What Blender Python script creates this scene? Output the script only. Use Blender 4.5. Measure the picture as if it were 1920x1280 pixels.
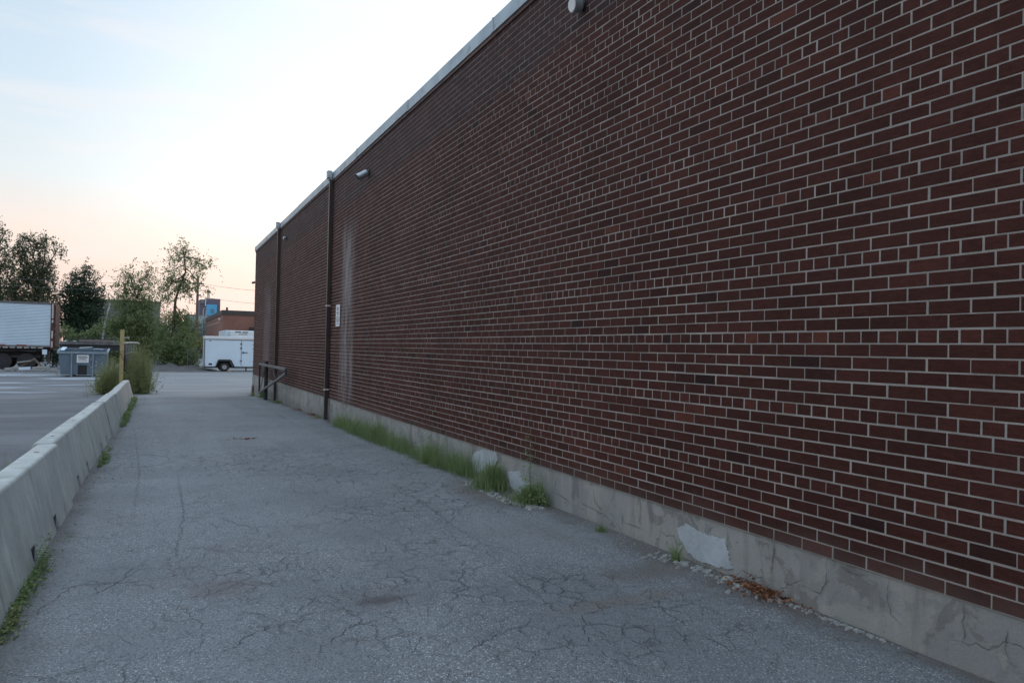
import bpy, math, random
import numpy as np
from mathutils import Vector, Matrix, noise
R = math.radians
rnd = random.Random(7)
nr = np.random.RandomState(3)
for o in list(bpy.data.objects): bpy.data.objects.remove(o)
scene = bpy.context.scene
COL = scene.collection

# ------------------------------------------------------------ camera, world, sun, exposure
CAMH = 1.456; YAW = 27.2; PITCH = 0.75; ROLL = 1.2; F = 1300.0
fw = Vector((math.sin(R(YAW))*math.cos(R(PITCH)), math.cos(R(YAW))*math.cos(R(PITCH)), math.sin(R(PITCH))))
r0 = Vector((math.cos(R(YAW)), -math.sin(R(YAW)), 0)); u0 = r0.cross(fw)
cr = r0*math.cos(R(ROLL)) + u0*math.sin(R(ROLL)); cu = -r0*math.sin(R(ROLL)) + u0*math.cos(R(ROLL))
cam = bpy.data.cameras.new('camera'); camo = bpy.data.objects.new('camera', cam); COL.objects.link(camo)
cam.sensor_width = 36; cam.lens = F/1920*36; cam.clip_start = 0.05; cam.clip_end = 6000
camo.matrix_world = Matrix(((cr.x, cu.x, -fw.x, 0), (cr.y, cu.y, -fw.y, 0), (cr.z, cu.z, -fw.z, CAMH), (0, 0, 0, 1)))
cam.dof.use_dof = True; cam.dof.focus_distance = 7.5; cam.dof.aperture_fstop = 9
scene.camera = camo
SUN_AZ = 21.0; SUN_EL = 2.0          # the sun is at the horizon beyond the building, right of the road direction
sdir = Vector((math.sin(R(SUN_AZ))*math.cos(R(SUN_EL)), math.cos(R(SUN_AZ))*math.cos(R(SUN_EL)), math.sin(R(SUN_EL))))

w = bpy.data.worlds.new('World'); scene.world = w; w.use_nodes = True
nt = w.node_tree; nt.nodes.clear()
def N(nt, t, **k):
    n = nt.nodes.new(t)
    for a, v in k.items(): setattr(n, a, v)
    return n
def ramp(nt, fac, stops, interp='LINEAR'):
    n = N(nt, 'ShaderNodeValToRGB'); cr_ = n.color_ramp; cr_.interpolation = interp
    while len(cr_.elements) < len(stops): cr_.elements.new(.5)
    for e, (p, c) in zip(cr_.elements, stops):
        e.position = p
        if isinstance(c, (int, float)): c = (c, c, c)
        e.color = (*c, 1)
    if fac is not None: nt.links.new(fac, n.inputs[0])
    return n.outputs[0]
def math_(nt, op, a, b=None, clamp=False):
    n = N(nt, 'ShaderNodeMath', operation=op, use_clamp=clamp)
    for i, v in enumerate((a, b)):
        if v is None: continue
        if isinstance(v, (int, float)): n.inputs[i].default_value = v
        else: nt.links.new(v, n.inputs[i])
    return n.outputs[0]
def mix(nt, f, a, b, mode='MIX'):
    n = N(nt, 'ShaderNodeMix', data_type='RGBA', blend_type=mode)
    for i, v in ((0, f), (6, a), (7, b)):
        if isinstance(v, (int, float)): n.inputs[i].default_value = v if i == 0 else (v, v, v, 1)
        elif isinstance(v, tuple): n.inputs[i].default_value = (*v, 1)
        else: nt.links.new(v, n.inputs[i])
    return n.outputs[2]
def mapr(nt, v, a, b, c=0.0, d=1.0, smooth=True):
    n = N(nt, 'ShaderNodeMapRange'); n.interpolation_type = 'SMOOTHSTEP' if smooth else 'LINEAR'
    nt.links.new(v, n.inputs[0])
    for i, x in enumerate((a, b, c, d)): n.inputs[i+1].default_value = x
    return n.outputs[0]
tc = N(nt, 'ShaderNodeTexCoord')
nrm = N(nt, 'ShaderNodeVectorMath', operation='NORMALIZE'); nt.links.new(tc.outputs['Generated'], nrm.inputs[0])
sep = N(nt, 'ShaderNodeSeparateXYZ'); nt.links.new(nrm.outputs[0], sep.inputs[0])
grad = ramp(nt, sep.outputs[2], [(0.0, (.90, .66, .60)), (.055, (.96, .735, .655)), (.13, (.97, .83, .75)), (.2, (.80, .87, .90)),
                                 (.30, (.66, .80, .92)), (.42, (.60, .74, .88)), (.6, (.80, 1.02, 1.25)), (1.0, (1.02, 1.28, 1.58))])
dotn = N(nt, 'ShaderNodeVectorMath', operation='DOT_PRODUCT'); nt.links.new(nrm.outputs[0], dotn.inputs[0])
gdir = Vector((math.sin(R(27)), math.cos(R(27)), .20)).normalized()
dotn.inputs[1].default_value = gdir
glow = mapr(nt, dotn.outputs['Value'], .80, 1.0)
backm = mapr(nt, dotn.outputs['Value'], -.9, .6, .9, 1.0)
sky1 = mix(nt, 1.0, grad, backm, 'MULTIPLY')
glow = math_(nt, 'MULTIPLY', glow, mapr(nt, sep.outputs[2], .03, .22, .25, 1.0))
glc = mix(nt, glow, (0, 0, 0), (.42, .37, .33))
sky2 = mix(nt, 1.0, sky1, glc, 'ADD')
mp = N(nt, 'ShaderNodeMapping'); mp.inputs['Scale'].default_value = (1.2, 1.2, 9.0); mp.inputs['Rotation'].default_value = (R(3), R(-5), 0)
nt.links.new(nrm.outputs[0], mp.inputs[0])
cn = N(nt, 'ShaderNodeTexNoise'); cn.inputs['Scale'].default_value = 2.6; cn.inputs['Detail'].default_value = 5; cn.inputs['Roughness'].default_value = .5; cn.inputs['Distortion'].default_value = .4
nt.links.new(mp.outputs[0], cn.inputs['Vector'])
cl = math_(nt, 'MULTIPLY', mapr(nt, cn.outputs[0], .47, .72), .38)
sky3 = mix(nt, cl, sky2, (1.0, .92, .89))
st = N(nt, 'ShaderNodeTexSky', sky_type='NISHITA', sun_disc=False, sun_elevation=R(SUN_EL), sun_rotation=R(SUN_AZ))
bg1 = N(nt, 'ShaderNodeBackground'); nt.links.new(st.outputs[0], bg1.inputs[0]); bg1.inputs[1].default_value = 0.01
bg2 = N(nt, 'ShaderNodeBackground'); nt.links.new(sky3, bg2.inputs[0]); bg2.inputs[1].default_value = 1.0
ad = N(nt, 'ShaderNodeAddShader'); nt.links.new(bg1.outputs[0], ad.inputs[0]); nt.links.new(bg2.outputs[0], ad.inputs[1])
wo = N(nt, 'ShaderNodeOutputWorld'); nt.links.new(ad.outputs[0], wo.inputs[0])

sl = bpy.data.lights.new('sun', 'SUN'); sl.energy = 0.5; sl.angle = R(10); sl.color = (1, .72, .5)
so = bpy.data.objects.new('sun', sl); COL.objects.link(so); so.rotation_euler = sdir.to_track_quat('Z', 'Y').to_euler()
vs = scene.view_settings; vs.view_transform = 'Standard'; vs.look = 'None'; vs.gamma = 1; vs.exposure = 0.0

# ------------------------------------------------------------ measuring helpers (photo pixels -> world points)
CP = Vector((0, 0, CAMH))
def ray(px, py): return (fw + cr*((px-960)/F) - cu*((py-640)/F))
PROF = [(-60, .03), (0, .02), (2, 0), (5, -.02), (8, -.06), (11, -.10), (13.5, -.13), (21, -.25), (28, -.39), (32, -.42), (45, -.44), (4000, -.44)]
def gz(y): return float(np.interp(y, [p[0] for p in PROF], [p[1] for p in PROF]))
def G(px, py):
    d = ray(px, py); z = 0
    for _ in range(30):
        t = (z-CAMH)/d.z; p = CP + d*t; z = z*.5 + gz(p.y)*.5
    return CP + d*t
def atY(px, py, Y): d = ray(px, py); return CP + d*(Y/d.y)
def atX(px, py, X): d = ray(px, py); return CP + d*(X/d.x)
WX = 3.41

# ------------------------------------------------------------ object helpers
def setp(o, label=None, cat=None, group=None, kind=None):
    if label: o['label'] = label
    if cat: o['category'] = cat
    if group: o['group'] = group
    if kind: o['kind'] = kind
    return o
def empty(name, loc, label, cat, group=None, rz=0):
    o = bpy.data.objects.new(name, None); COL.objects.link(o); o.location = loc; o.rotation_euler = (0, 0, rz); o.empty_display_size = .2
    return setp(o, label, cat, group)
class MB:
    def __init__(s): s.v = []; s.f = []; s.m = []; s.c = []
    def poly(s, pts, mi=0, tone=.5):
        b = len(s.v); s.v += [tuple(p) for p in pts]; s.c += [tone]*len(pts); s.f.append(list(range(b, b+len(pts)))); s.m.append(mi)
    def box(s, a, b, mi=0, M=None):
        x0, y0, z0 = a; x1, y1, z1 = b
        vs_ = [Vector(p) for p in ((x0,y0,z0),(x1,y0,z0),(x1,y1,z0),(x0,y1,z0),(x0,y0,z1),(x1,y0,z1),(x1,y1,z1),(x0,y1,z1))]
        if M is not None: vs_ = [M @ v for v in vs_]
        k = len(s.v); s.v += [tuple(v) for v in vs_]; s.c += [.5]*8
        for q in ((0,3,2,1),(4,5,6,7),(0,1,5,4),(1,2,6,5),(2,3,7,6),(3,0,4,7)): s.f.append([k+i for i in q]); s.m.append(mi)
        return s
    def bar(s, p, q, wd, ht=None, mi=0, up=(0,0,1)):
        p = Vector(p); q = Vector(q); ht = wd if ht is None else ht
        d = (q-p); L = d.length; d.normalize(); u = Vector(up)
        if abs(d.dot(u)) > .98: u = Vector((1, 0, 0))
        x = d.cross(u).normalized(); z = x.cross(d)
        M = Matrix(((x.x, d.x, z.x, p.x), (x.y, d.y, z.y, p.y), (x.z, d.z, z.z, p.z), (0,0,0,1)))
        return s.box((-wd/2, 0, -ht/2), (wd/2, L, ht/2), mi, M)
    def tube(s, pts, rad, n=8, mi=0, caps=True):
        pts = [Vector(p) for p in pts]
        if isinstance(rad, (int, float)): rad = [rad]*len(pts)
        rings = []; k0 = len(s.v); pu = None
        for i, p in enumerate(pts):
            d = (pts[min(i+1, len(pts)-1)]-pts[max(i-1, 0)]).normalized()
            u = pu if pu is not None else (Vector((0,0,1)) if abs(d.z) < .9 else Vector((1,0,0)))
            x = d.cross(u).normalized(); y = x.cross(d).normalized(); pu = y
            rings.append(len(s.v))
            for j in range(n):
                a = 2*math.pi*j/n; s.v.append(tuple(p + (x*math.cos(a)+y*math.sin(a))*rad[i])); s.c.append(.5)
        for i in range(len(pts)-1):
            for j in range(n):
                a, b = rings[i], rings[i+1]; s.f.append([a+j, b+j, b+(j+1)%n, a+(j+1)%n]); s.m.append(mi)
        if caps:
            s.f.append([rings[0]+j for j in range(n)]); s.m.append(mi)
            s.f.append([rings[-1]+n-1-j for j in range(n)]); s.m.append(mi)
        return s
    def build(s, name, mats, parent=None, smooth=False, bevel=0, tone=False):
        me = bpy.data.meshes.new(name); me.from_pydata(s.v, [], s.f)
        if not isinstance(mats, (list, tuple)): mats = [mats]
        for m in mats: me.materials.append(m)
        me.polygons.foreach_set('material_index', s.m)
        if smooth: me.polygons.foreach_set('use_smooth', [True]*len(s.f))
        if tone:
            a = me.attributes.new('tone', 'FLOAT', 'POINT'); a.data.foreach_set('value', s.c)
        me.update()
        o = bpy.data.objects.new(name, me); COL.objects.link(o)
        if parent is not None: o.parent = parent
        if bevel:
            b = o.modifiers.new('bevel', 'BEVEL'); b.width = bevel; b.segments = 2; b.limit_method = 'ANGLE'
        return o
def each(mb, name, mats, parent, **k):
    # one object per connected piece
    n = len(mb.v); par = list(range(n))
    def find(a):
        while par[a] != a: par[a] = par[par[a]]; a = par[a]
        return a
    for f in mb.f:
        r_ = find(f[0])
        for q_ in f[1:]: par[find(q_)] = r_
    groups = {}
    for fi, f in enumerate(mb.f): groups.setdefault(find(f[0]), []).append(fi)
    out = []
    for fs in groups.values():
        idx = {}; m2 = type(mb)()
        for fi in fs:
            nf = []
            for q_ in mb.f[fi]:
                if q_ not in idx: idx[q_] = len(m2.v); m2.v.append(mb.v[q_]); m2.c.append(mb.c[q_])
                nf.append(idx[q_])
            m2.f.append(nf); m2.m.append(mb.m[fi])
        out.append(m2.build(name, mats, parent, **k))
    return out
def copy_tree(o, parent=None):
    c = o.copy(); COL.objects.link(c); c.parent = parent
    for ch in list(o.children): copy_tree(ch, c)
    return c

# ------------------------------------------------------------ materials
def newmat(name):
    m = bpy.data.materials.new(name); m.use_nodes = True; t = m.node_tree; t.nodes.clear()
    out = N(t, 'ShaderNodeOutputMaterial'); b = N(t, 'ShaderNodeBsdfPrincipled'); t.links.new(b.outputs[0], out.inputs[0])
    return m, t, b
def pos(t): return N(t, 'ShaderNodeNewGeometry').outputs['Position']
def mapv(t, v, scale=(1,1,1), loc=(0,0,0), rot=(0,0,0)):
    n = N(t, 'ShaderNodeMapping'); n.inputs['Scale'].default_value = scale; n.inputs['Location'].default_value = loc; n.inputs['Rotation'].default_value = rot
    t.links.new(v, n.inputs[0]); return n.outputs[0]
def nz(t, v, scale, detail=4, rough=.55, dist=0, out=0):
    n = N(t, 'ShaderNodeTexNoise'); n.inputs['Scale'].default_value = scale; n.inputs['Detail'].default_value = detail
    n.inputs['Roughness'].default_value = rough; n.inputs['Distortion'].default_value = dist; t.links.new(v, n.inputs['Vector']); return n.outputs[out]
def vor(t, v, scale, feature='F1', out='Distance', rand=1.0):
    n = N(t, 'ShaderNodeTexVoronoi', feature=feature); n.inputs['Scale'].default_value = scale; n.inputs['Randomness'].default_value = rand
    t.links.new(v, n.inputs['Vector']); return n.outputs[out]
def bump(t, b, h, strength=.5, dist=.01, prev=None):
    n = N(t, 'ShaderNodeBump'); n.inputs['Strength'].default_value = strength; n.inputs['Distance'].default_value = dist
    t.links.new(h, n.inputs['Height'])
    if prev is not None: t.links.new(prev, n.inputs['Normal'])
    t.links.new(n.outputs[0], b.inputs['Normal']); return n.outputs[0]
def simple(name, c1, c2=None, scale=4, rough=.6, metal=0, stain=None, bs=.15, stretch=(1,1,1), local=False):
    m, t, b = newmat(name); c2 = c2 or tuple(x*.75 for x in c1)
    p = N(t, 'ShaderNodeTexCoord').outputs['Object'] if local else pos(t)
    p = mapv(t, p, stretch)
    c = mix(t, mapr(t, nz(t, p, scale, 6), .3, .7), c1, c2)
    if stain: c = mix(t, mapr(t, nz(t, p, scale*2.3, 6, .65), .56, .70), c, stain)
    t.links.new(c, b.inputs['Base Color']); b.inputs['Roughness'].default_value = rough; b.inputs['Metallic'].default_value = metal
    if bs: bump(t, b, nz(t, p, scale*12, 4), bs, .005)
    return m
def lerp_warp(t, p, scale, amt):
    c = nz(t, p, scale, 3, .5, 0, 1)
    s1 = N(t, 'ShaderNodeVectorMath', operation='SUBTRACT'); t.links.new(c, s1.inputs[0]); s1.inputs[1].default_value = (.5, .5, .5)
    s2 = N(t, 'ShaderNodeVectorMath', operation='SCALE'); t.links.new(s1.outputs[0], s2.inputs[0]); s2.inputs['Scale'].default_value = amt
    s3 = N(t, 'ShaderNodeVectorMath', operation='ADD'); t.links.new(p, s3.inputs[0]); t.links.new(s2.outputs[0], s3.inputs[1]); return s3.outputs[0]

def asphalt():
    m, t, b = newmat('asphalt'); p = pos(t)
    sp = N(t, 'ShaderNodeSeparateXYZ'); t.links.new(p, sp.inputs[0]); X, Y = sp.outputs[0], sp.outputs[1]
    flat = N(t, 'ShaderNodeCombineXYZ'); t.links.new(X, flat.inputs[0]); t.links.new(Y, flat.inputs[1]); p = flat.outputs[0]
    base = mix(t, mapr(t, nz(t, p, .45, 5, .6, .3), .35, .65), (.150, .162, .175), (.192, .205, .218))
    base = mix(t, math_(t, 'MULTIPLY', mapr(t, nz(t, mapv(t, p, (1,1,1), (3,9,0)), .9, 6, .65), .54, .66), .45), base, (.165, .150, .150))
    # worn bands along the drive
    base = mix(t, math_(t, 'MULTIPLY', mapr(t, nz(t, mapv(t, p, (1.3, .07, 1)), 1, 4), .45, .6), .3), base, (.24, .25, .265))
    # aggregate
    cellc = vor(t, p, 122, 'F1', 'Color'); sc = N(t, 'ShaderNodeSeparateColor'); t.links.new(cellc, sc.inputs[0])
    d = vor(t, p, 122)
    agm = math_(t, 'MULTIPLY', mapr(t, sc.outputs[0], .70, .92), mapr(t, d, .62, .35))
    agm = math_(t, 'MULTIPLY', agm, mapr(t, nz(t, p, 1.1, 5, .6), .36, .62, .25, 1.0))
    c = mix(t, math_(t, 'MULTIPLY', agm, .95), base, (.50, .515, .53))
    dk = mapr(t, sc.outputs[1], .6, 1.0)
    c = mix(t, math_(t, 'MULTIPLY', dk, .65), c, (.055, .058, .065))
    fine = nz(t, p, 260, 2, .6)
    c = mix(t, .5, c, ramp(t, fine, [(.3, .35), (.7, 1.0)]), 'MULTIPLY'); 
    c = mix(t, 1.0, c, (1.28, 1.28, 1.28), 'MULTIPLY')
    # cracks: sparse long ones and fields of fine alligator cracking
    wp = lerp_warp(t, lerp_warp(t, p, 2.2, .35), 14, .05)
    e1 = vor(t, mapv(t, wp, (1, .7, 1)), .75, 'DISTANCE_TO_EDGE')
    k1 = math_(t, 'MULTIPLY', mapr(t, e1, .005, .001), mapr(t, nz(t, p, .55, 3), .47, .56, 0, .4))
    wp2 = lerp_warp(t, lerp_warp(t, p, 6, .10), 30, .03)
    am = mapr(t, nz(t, mapv(t, p, (1,1,1), (7,2,0)), .38, 4, .6), .44, .60, .12, 1)
    e2 = vor(t, mapv(t, wp2, (1, .85, 1)), 6.5, 'DISTANCE_TO_EDGE')
    k2 = math_(t, 'MULTIPLY', math_(t, 'MULTIPLY', mapr(t, e2, .045, .004), am), mapr(t, nz(t, p, 4.3, 4, .65), .40, .62, .05, 1))
    e3 = vor(t, mapv(t, wp, (1, .8, 1), (3.3, 1.7, 0)), 2.3, 'DISTANCE_TO_EDGE')
    k3 = math_(t, 'MULTIPLY', mapr(t, e3, .012, .001), mapr(t, nz(t, p, 1.9, 4, .65), .46, .60))
    near = mapr(t, Y, 34, 24)
    k = math_(t, 'MAXIMUM', math_(t, 'MAXIMUM', k1, math_(t, 'MULTIPLY', math_(t, 'MULTIPLY', k3, .45), mapr(t, X, 2.6, 1.6, .3, 1))), math_(t, 'MULTIPLY', k2, .75)); k = math_(t, 'MULTIPLY', k, near)
    c = mix(t, math_(t, 'MULTIPLY', k, .72), c, (.045, .045, .05))
    c = mix(t, math_(t, 'MULTIPLY', math_(t, 'MULTIPLY', mapr(t, e2, .16, .02), am), .13), c, (.07, .065, .07))
    # dirt strip by the wall and by the barrier foot
    wn = nz(t, p, 1.7, 5, .6)
    edge = mapr(t, math_(t, 'ADD', X, math_(t, 'MULTIPLY', wn, .9)), 3.5, 3.86)
    fen = mapr(t, Y, 30, 26)
    xm = mapr(t, X, 3.7, 3.5)
    edge = math_(t, 'MULTIPLY', math_(t, 'MULTIPLY', edge, fen), xm)
    c = mix(t, math_(t, 'MULTIPLY', edge, .75), c, (.095, .078, .068))
    for (cx, cy, rx, ry, cc_, am_) in ((2.55, 3.35, .75, .11, (.17, .125, .10), .42), (3.0, 3.75, .5, .25, (.12, .10, .09), .7), (3.1, 6.6, .35, .9, (.13, .105, .095), .7), (1.215, 4.006, .17, .09, (.04, .034, .034), .8), (1.215, 4.0, .45, .3, (.12, .11, .115), .4), (.407, 4.554, .26, .26, (.135, .105, .105), .5), (.45, 5.4, .14, .2, (.14, .115, .115), .4), (1.9, 24.5, 1.2, 1.3, (.13, .115, .115), .6), (.3, 15.5, .8, 4, (.16, .145, .15), .4)):
        ex = math_(t, 'DIVIDE', math_(t, 'SUBTRACT', X, cx), rx); ey = math_(t, 'DIVIDE', math_(t, 'SUBTRACT', Y, cy), ry)
        ee = math_(t, 'ADD', math_(t, 'MULTIPLY', ex, ex), math_(t, 'MULTIPLY', ey, ey))
        em = math_(t, 'MULTIPLY', mapr(t, math_(t, 'ADD', ee, math_(t, 'MULTIPLY', nz(t, p, 5, 5, .65), 1.6)), 1.9, .7), am_)
        c = mix(t, em, c, cc_)
    be = mapr(t, math_(t, 'SUBTRACT', X, math_(t, 'MULTIPLY', wn, .45)), -.62, -.95)
    be = math_(t, 'MULTIPLY', math_(t, 'MULTIPLY', be, mapr(t, Y, 23, 20)), mapr(t, X, -1.5, -1.1))
    c = mix(t, math_(t, 'MULTIPLY', be, .7), c, (.075, .062, .055))
    # far yard beyond the drive: paler, dusty ; left lot darker
    lipY = math_(t, 'ADD', Y, math_(t, 'MULTIPLY', nz(t, mapv(t, p, (1, .15, 1)), .8, 5), 1.6))
    far = mapr(t, lipY, 26.9, 27.4)
    dust = mix(t, mapr(t, nz(t, mapv(t, p, (.25, 1, 1)), .8, 6, .6), .4, .65), (.215, .215, .225), (.29, .285, .285))
    c = mix(t, math_(t, 'MULTIPLY', far, .8), c, dust)
    lot = mapr(t, X, -1.0, -1.35)
    lotc = mix(t, mapr(t, nz(t, mapv(t, p, (.35, 1, 1)), .5, 6, .6), .4, .62), (.085, .086, .098), (.140, .143, .160))
    c = mix(t, math_(t, 'MULTIPLY', lot, .8), c, lotc)
    pm = math_(t, 'MULTIPLY', mapr(t, nz(t, mapv(t, p, (.28, 1.3, 1), (2.2, 0, 0)), .55, 7, .62), .52, .66), math_(t, 'MULTIPLY', mapr(t, Y, 25, 36), mapr(t, X, -1.2, -3.5)))
    c = mix(t, math_(t, 'MULTIPLY', pm, .85), c, (.42, .47, .55))
    for (cx, cy, rx, ry, am_) in ((-3.4, 41.6, 2.3, 1.3, .9), (-6.5, 37.5, 3.5, .8, .7), (-4.6, 33, 1.8, .35, .6), (-7.5, 46, 4, 2.0, .8), (-2.0, 37.5, 1.1, .7, .8), (-5.0, 30.0, 2.5, .35, .5)):
        ex = math_(t, 'DIVIDE', math_(t, 'SUBTRACT', X, cx), rx); ey = math_(t, 'DIVIDE', math_(t, 'SUBTRACT', Y, cy), ry)
        ee = math_(t, 'ADD', math_(t, 'MULTIPLY', ex, ex), math_(t, 'MULTIPLY', ey, ey))
        em = math_(t, 'MULTIPLY', mapr(t, math_(t, 'ADD', ee, math_(t, 'MULTIPLY', nz(t, mapv(t, p, (.5, 1.6, 1)), 1.6, 6, .7), 3.2)), 2.5, 1.1), am_)
        c = mix(t, em, c, (.50, .55, .62))
    lk = math_(t, 'MULTIPLY', mapr(t, nz(t, mapv(t, p, (.5, 1.4, 1), (5, 3, 0)), .9, 7, .66), .53, .62), lot)
    c = mix(t, math_(t, 'MULTIPLY', lk, .35), c, (.06, .055, .06))
    t.links.new(c, b.inputs['Base Color'])
    b.inputs['Roughness'].default_value = .82
    h = math_(t, 'SUBTRACT', math_(t, 'MULTIPLY', d, -.6), math_(t, 'MULTIPLY', k, 3))
    n1 = bump(t, b, h, .8, .008)
    bump(t, b, nz(t, p, 9, 6, .6), .35, .03, n1)
    return m
def concrete(name, c1, c2, streak=True, crack=.0, sc=1.0):
    m, t, b = newmat(name); p = pos(t)
    c = mix(t, mapr(t, nz(t, p, 1.6*sc, 7, .6, .2), .35, .65), c1, c2)
    c = mix(t, math_(t, 'MULTIPLY', mapr(t, nz(t, p, 7*sc, 6, .65), .55, .68), .35), c, tuple(x*.55 for x in c1))
    if crack:
        c = mix(t, math_(t, 'MULTIPLY', mapr(t, nz(t, mapv(t, p, (1,1,1), (4,8,2)), 2.2, 8, .62, .6), .535, .555), .55), c, (.33, .315, .285))
        c = mix(t, math_(t, 'MULTIPLY', mapr(t, nz(t, mapv(t, p, (1,1,1), (9,1,2)), 3.1, 8, .66, .6), .55, .575), .6), c, (.15, .14, .13))
        s3 = N(t, 'ShaderNodeSeparateXYZ'); t.links.new(p, s3.inputs[0])
        lw = mapr(t, math_(t, 'ADD', s3.outputs[2], math_(t, 'MULTIPLY', nz(t, p, 3, 5), .25)), .16, -.02)
        c = mix(t, math_(t, 'MULTIPLY', lw, .4), c, (.11, .10, .09))
    if streak:
        s_ = mapr(t, nz(t, mapv(t, p, (1, 1, .08)), 9, 4, .6), .52, .68)
        c = mix(t, math_(t, 'MULTIPLY', s_, .35), c, tuple(min(1, x*1.45) for x in c1))
        s_ = mapr(t, nz(t, mapv(t, p, (1, 1, .1), (3, 5, 0)), 5, 4, .6), .55, .7)
        c = mix(t, math_(t, 'MULTIPLY', s_, .45), c, tuple(x*.5 for x in c1))
    c = mix(t, .35, c, ramp(t, nz(t, p, 120, 2), [(.3, .6), (.7, 1.0)]), 'MULTIPLY')
    h = nz(t, p, 60, 5, .6)
    if crack:
        wp = lerp_warp(t, lerp_warp(t, p, 3, .3), 18, .05)
        e = vor(t, mapv(t, wp, (1, 1, .6)), 1.9, 'DISTANCE_TO_EDGE')
        k = math_(t, 'MULTIPLY', mapr(t, e, .010, .002), mapr(t, nz(t, p, 1.1, 3), .44, .52))
        c = mix(t, math_(t, 'MULTIPLY', k, crack), c, (.03, .028, .028))
        h = math_(t, 'SUBTRACT', h, math_(t, 'MULTIPLY', k, 2))
    t.links.new(c, b.inputs['Base Color']); b.inputs['Roughness'].default_value = .85
    n1 = bump(t, b, h, .4, .004); bump(t, b, nz(t, p, 8, 5), .3, .02, n1)
    return m
def brick_mats():
    m, t, b = newmat('dark_red_brick'); p = pos(t)
    at = N(t, 'ShaderNodeAttribute', attribute_name='tone')
    c = ramp(t, at.outputs['Fac'], [(0, (.022, .014, .015)), (.3, (.057, .0215, .0180)), (.62, (.074, .0262, .0213)), (.9, (.092, .032, .025)), (1, (.118, .040, .029))])
    c = mix(t, .8, c, ramp(t, nz(t, mapv(t, p, (1, .8, 1.1)), .8, 6, .62, .5), [(.32, .72), (.68, 1.28)]), 'MULTIPLY')
    c = mix(t, .75, c, ramp(t, nz(t, mapv(t, p, (1, 6, 22)), 3, 5, .65), [(.25, .55), (.75, 1.25)]), 'MULTIPLY')
    c = mix(t, .5, c, ramp(t, nz(t, p, 160, 3), [(.3, .6), (.7, 1.2)]), 'MULTIPLY')
    m2, t2, b2 = newmat('grey_mortar'); p2 = pos(t2)
    c2 = mix(t2, mapr(t2, nz(t2, p2, 3, 6), .35, .65), (.28, .260, .246), (.37, .342, .318))
    c2 = mix(t2, .5, c2, ramp(t2, nz(t2, p2, 200, 3), [(.3, .6), (.7, 1.1)]), 'MULTIPLY')
    for (tt, bb, cc, isb) in ((t, b, c, 1), (t2, b2, c2, 0)):
        pp = pos(tt); s3 = N(tt, 'ShaderNodeSeparateXYZ'); tt.links.new(pp, s3.inputs[0]); Y, Z = s3.outputs[1], s3.outputs[2]
        # grimy band under the coping
        up = mapr(tt, math_(tt, 'ADD', Z, math_(tt, 'MULTIPLY', nz(tt, mapv(tt, pp, (1, .35, .6)), 1.1, 4), .55)), 4.55, 4.85)
        cc = mix(tt, math_(tt, 'MULTIPLY', up, .5 if isb else .25), cc, (.050, .040, .043))
        # lime wash streaks
        ny = math_(tt, 'MULTIPLY', math_(tt, 'SUBTRACT', nz(tt, mapv(tt, pp, (1, 1, .5)), 2.5, 3), .5), .5)
        for (yc, wd, z0, z1, am) in ((13.95, .75, .25, 4.2, .72), (25.4, .9, .6, 3.9, .35), (24.7, .5, .6, 3.6, .3)):
            dy = math_(tt, 'ABSOLUTE', math_(tt, 'SUBTRACT', math_(tt, 'ADD', Y, ny), yc))
            k = mapr(tt, dy, wd, wd*.15)
            k = math_(tt, 'MULTIPLY', k, math_(tt, 'MULTIPLY', mapr(tt, Z, z0-.3, z0+.4), mapr(tt, Z, z1, z1-.8)))
            st_ = mapr(tt, nz(tt, mapv(tt, pp, (1, 4, .5), (0, yc, 0)), 2.2, 6, .72), .34, .68)
            k = math_(tt, 'MULTIPLY', math_(tt, 'MULTIPLY', k, st_), am)
            cc = mix(tt, k, cc, (.33, .315, .325))
        # small scattered drips of mortar / paint
        dr = vor(tt, mapv(tt, pp, (1, 1.6, .7)), 1.5, 'F1', 'Distance')
        k = math_(tt, 'MULTIPLY', mapr(tt, math_(tt, 'ADD', dr, math_(tt, 'MULTIPLY', nz(tt, pp, 30, 3), .03)), .032, .020), .6)
        cc = mix(tt, k, cc, (.33, .33, .36))
        # splash dirt at the bottom courses
        lo = mapr(tt, math_(tt, 'ADD', Z, math_(tt, 'MULTIPLY', nz(tt, pp, 2, 4), .3)), .65, .42)
        cc = mix(tt, math_(tt, 'MULTIPLY', lo, .25), cc, (.16, .13, .12))
        tt.links.new(cc, bb.inputs['Base Color'])
    b.inputs['Roughness'].default_value = .75; b.inputs['Specular IOR Level'].default_value = .12; b2.inputs['Roughness'].default_value = .95; b2.inputs['Specular IOR Level'].default_value = .1
    h = math_(t, 'ADD', nz(t, mapv(t, p, (1, 14, 1)), 14, 4, .6), math_(t, 'MULTIPLY', nz(t, p, 90, 4, .6), .6))
    bump(t, b, h, .5, .005); bump(t2, b2, nz(t2, p2, 70, 4, .6), .5, .005)
    return m, m2
def leafmat(name, c1, c2, trans=.3):
    m, t, b = newmat(name); at = N(t, 'ShaderNodeAttribute', attribute_name='tone')
    c = mix(t, at.outputs['Fac'], c1, c2); t.links.new(c, b.inputs['Base Color']); b.inputs['Roughness'].default_value = .6
    b.inputs['Specular IOR Level'].default_value = .25
    tr = N(t, 'ShaderNodeBsdfTranslucent'); t.links.new(c, tr.inputs[0])
    ms = N(t, 'ShaderNodeMixShader'); ms.inputs[0].default_value = trans; t.links.new(b.outputs[0], ms.inputs[1]); t.links.new(tr.outputs[0], ms.inputs[2])
    out = [n for n in t.nodes if n.type == 'OUTPUT_MATERIAL'][0]; t.links.new(ms.outputs[0], out.inputs[0]); return m

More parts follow.
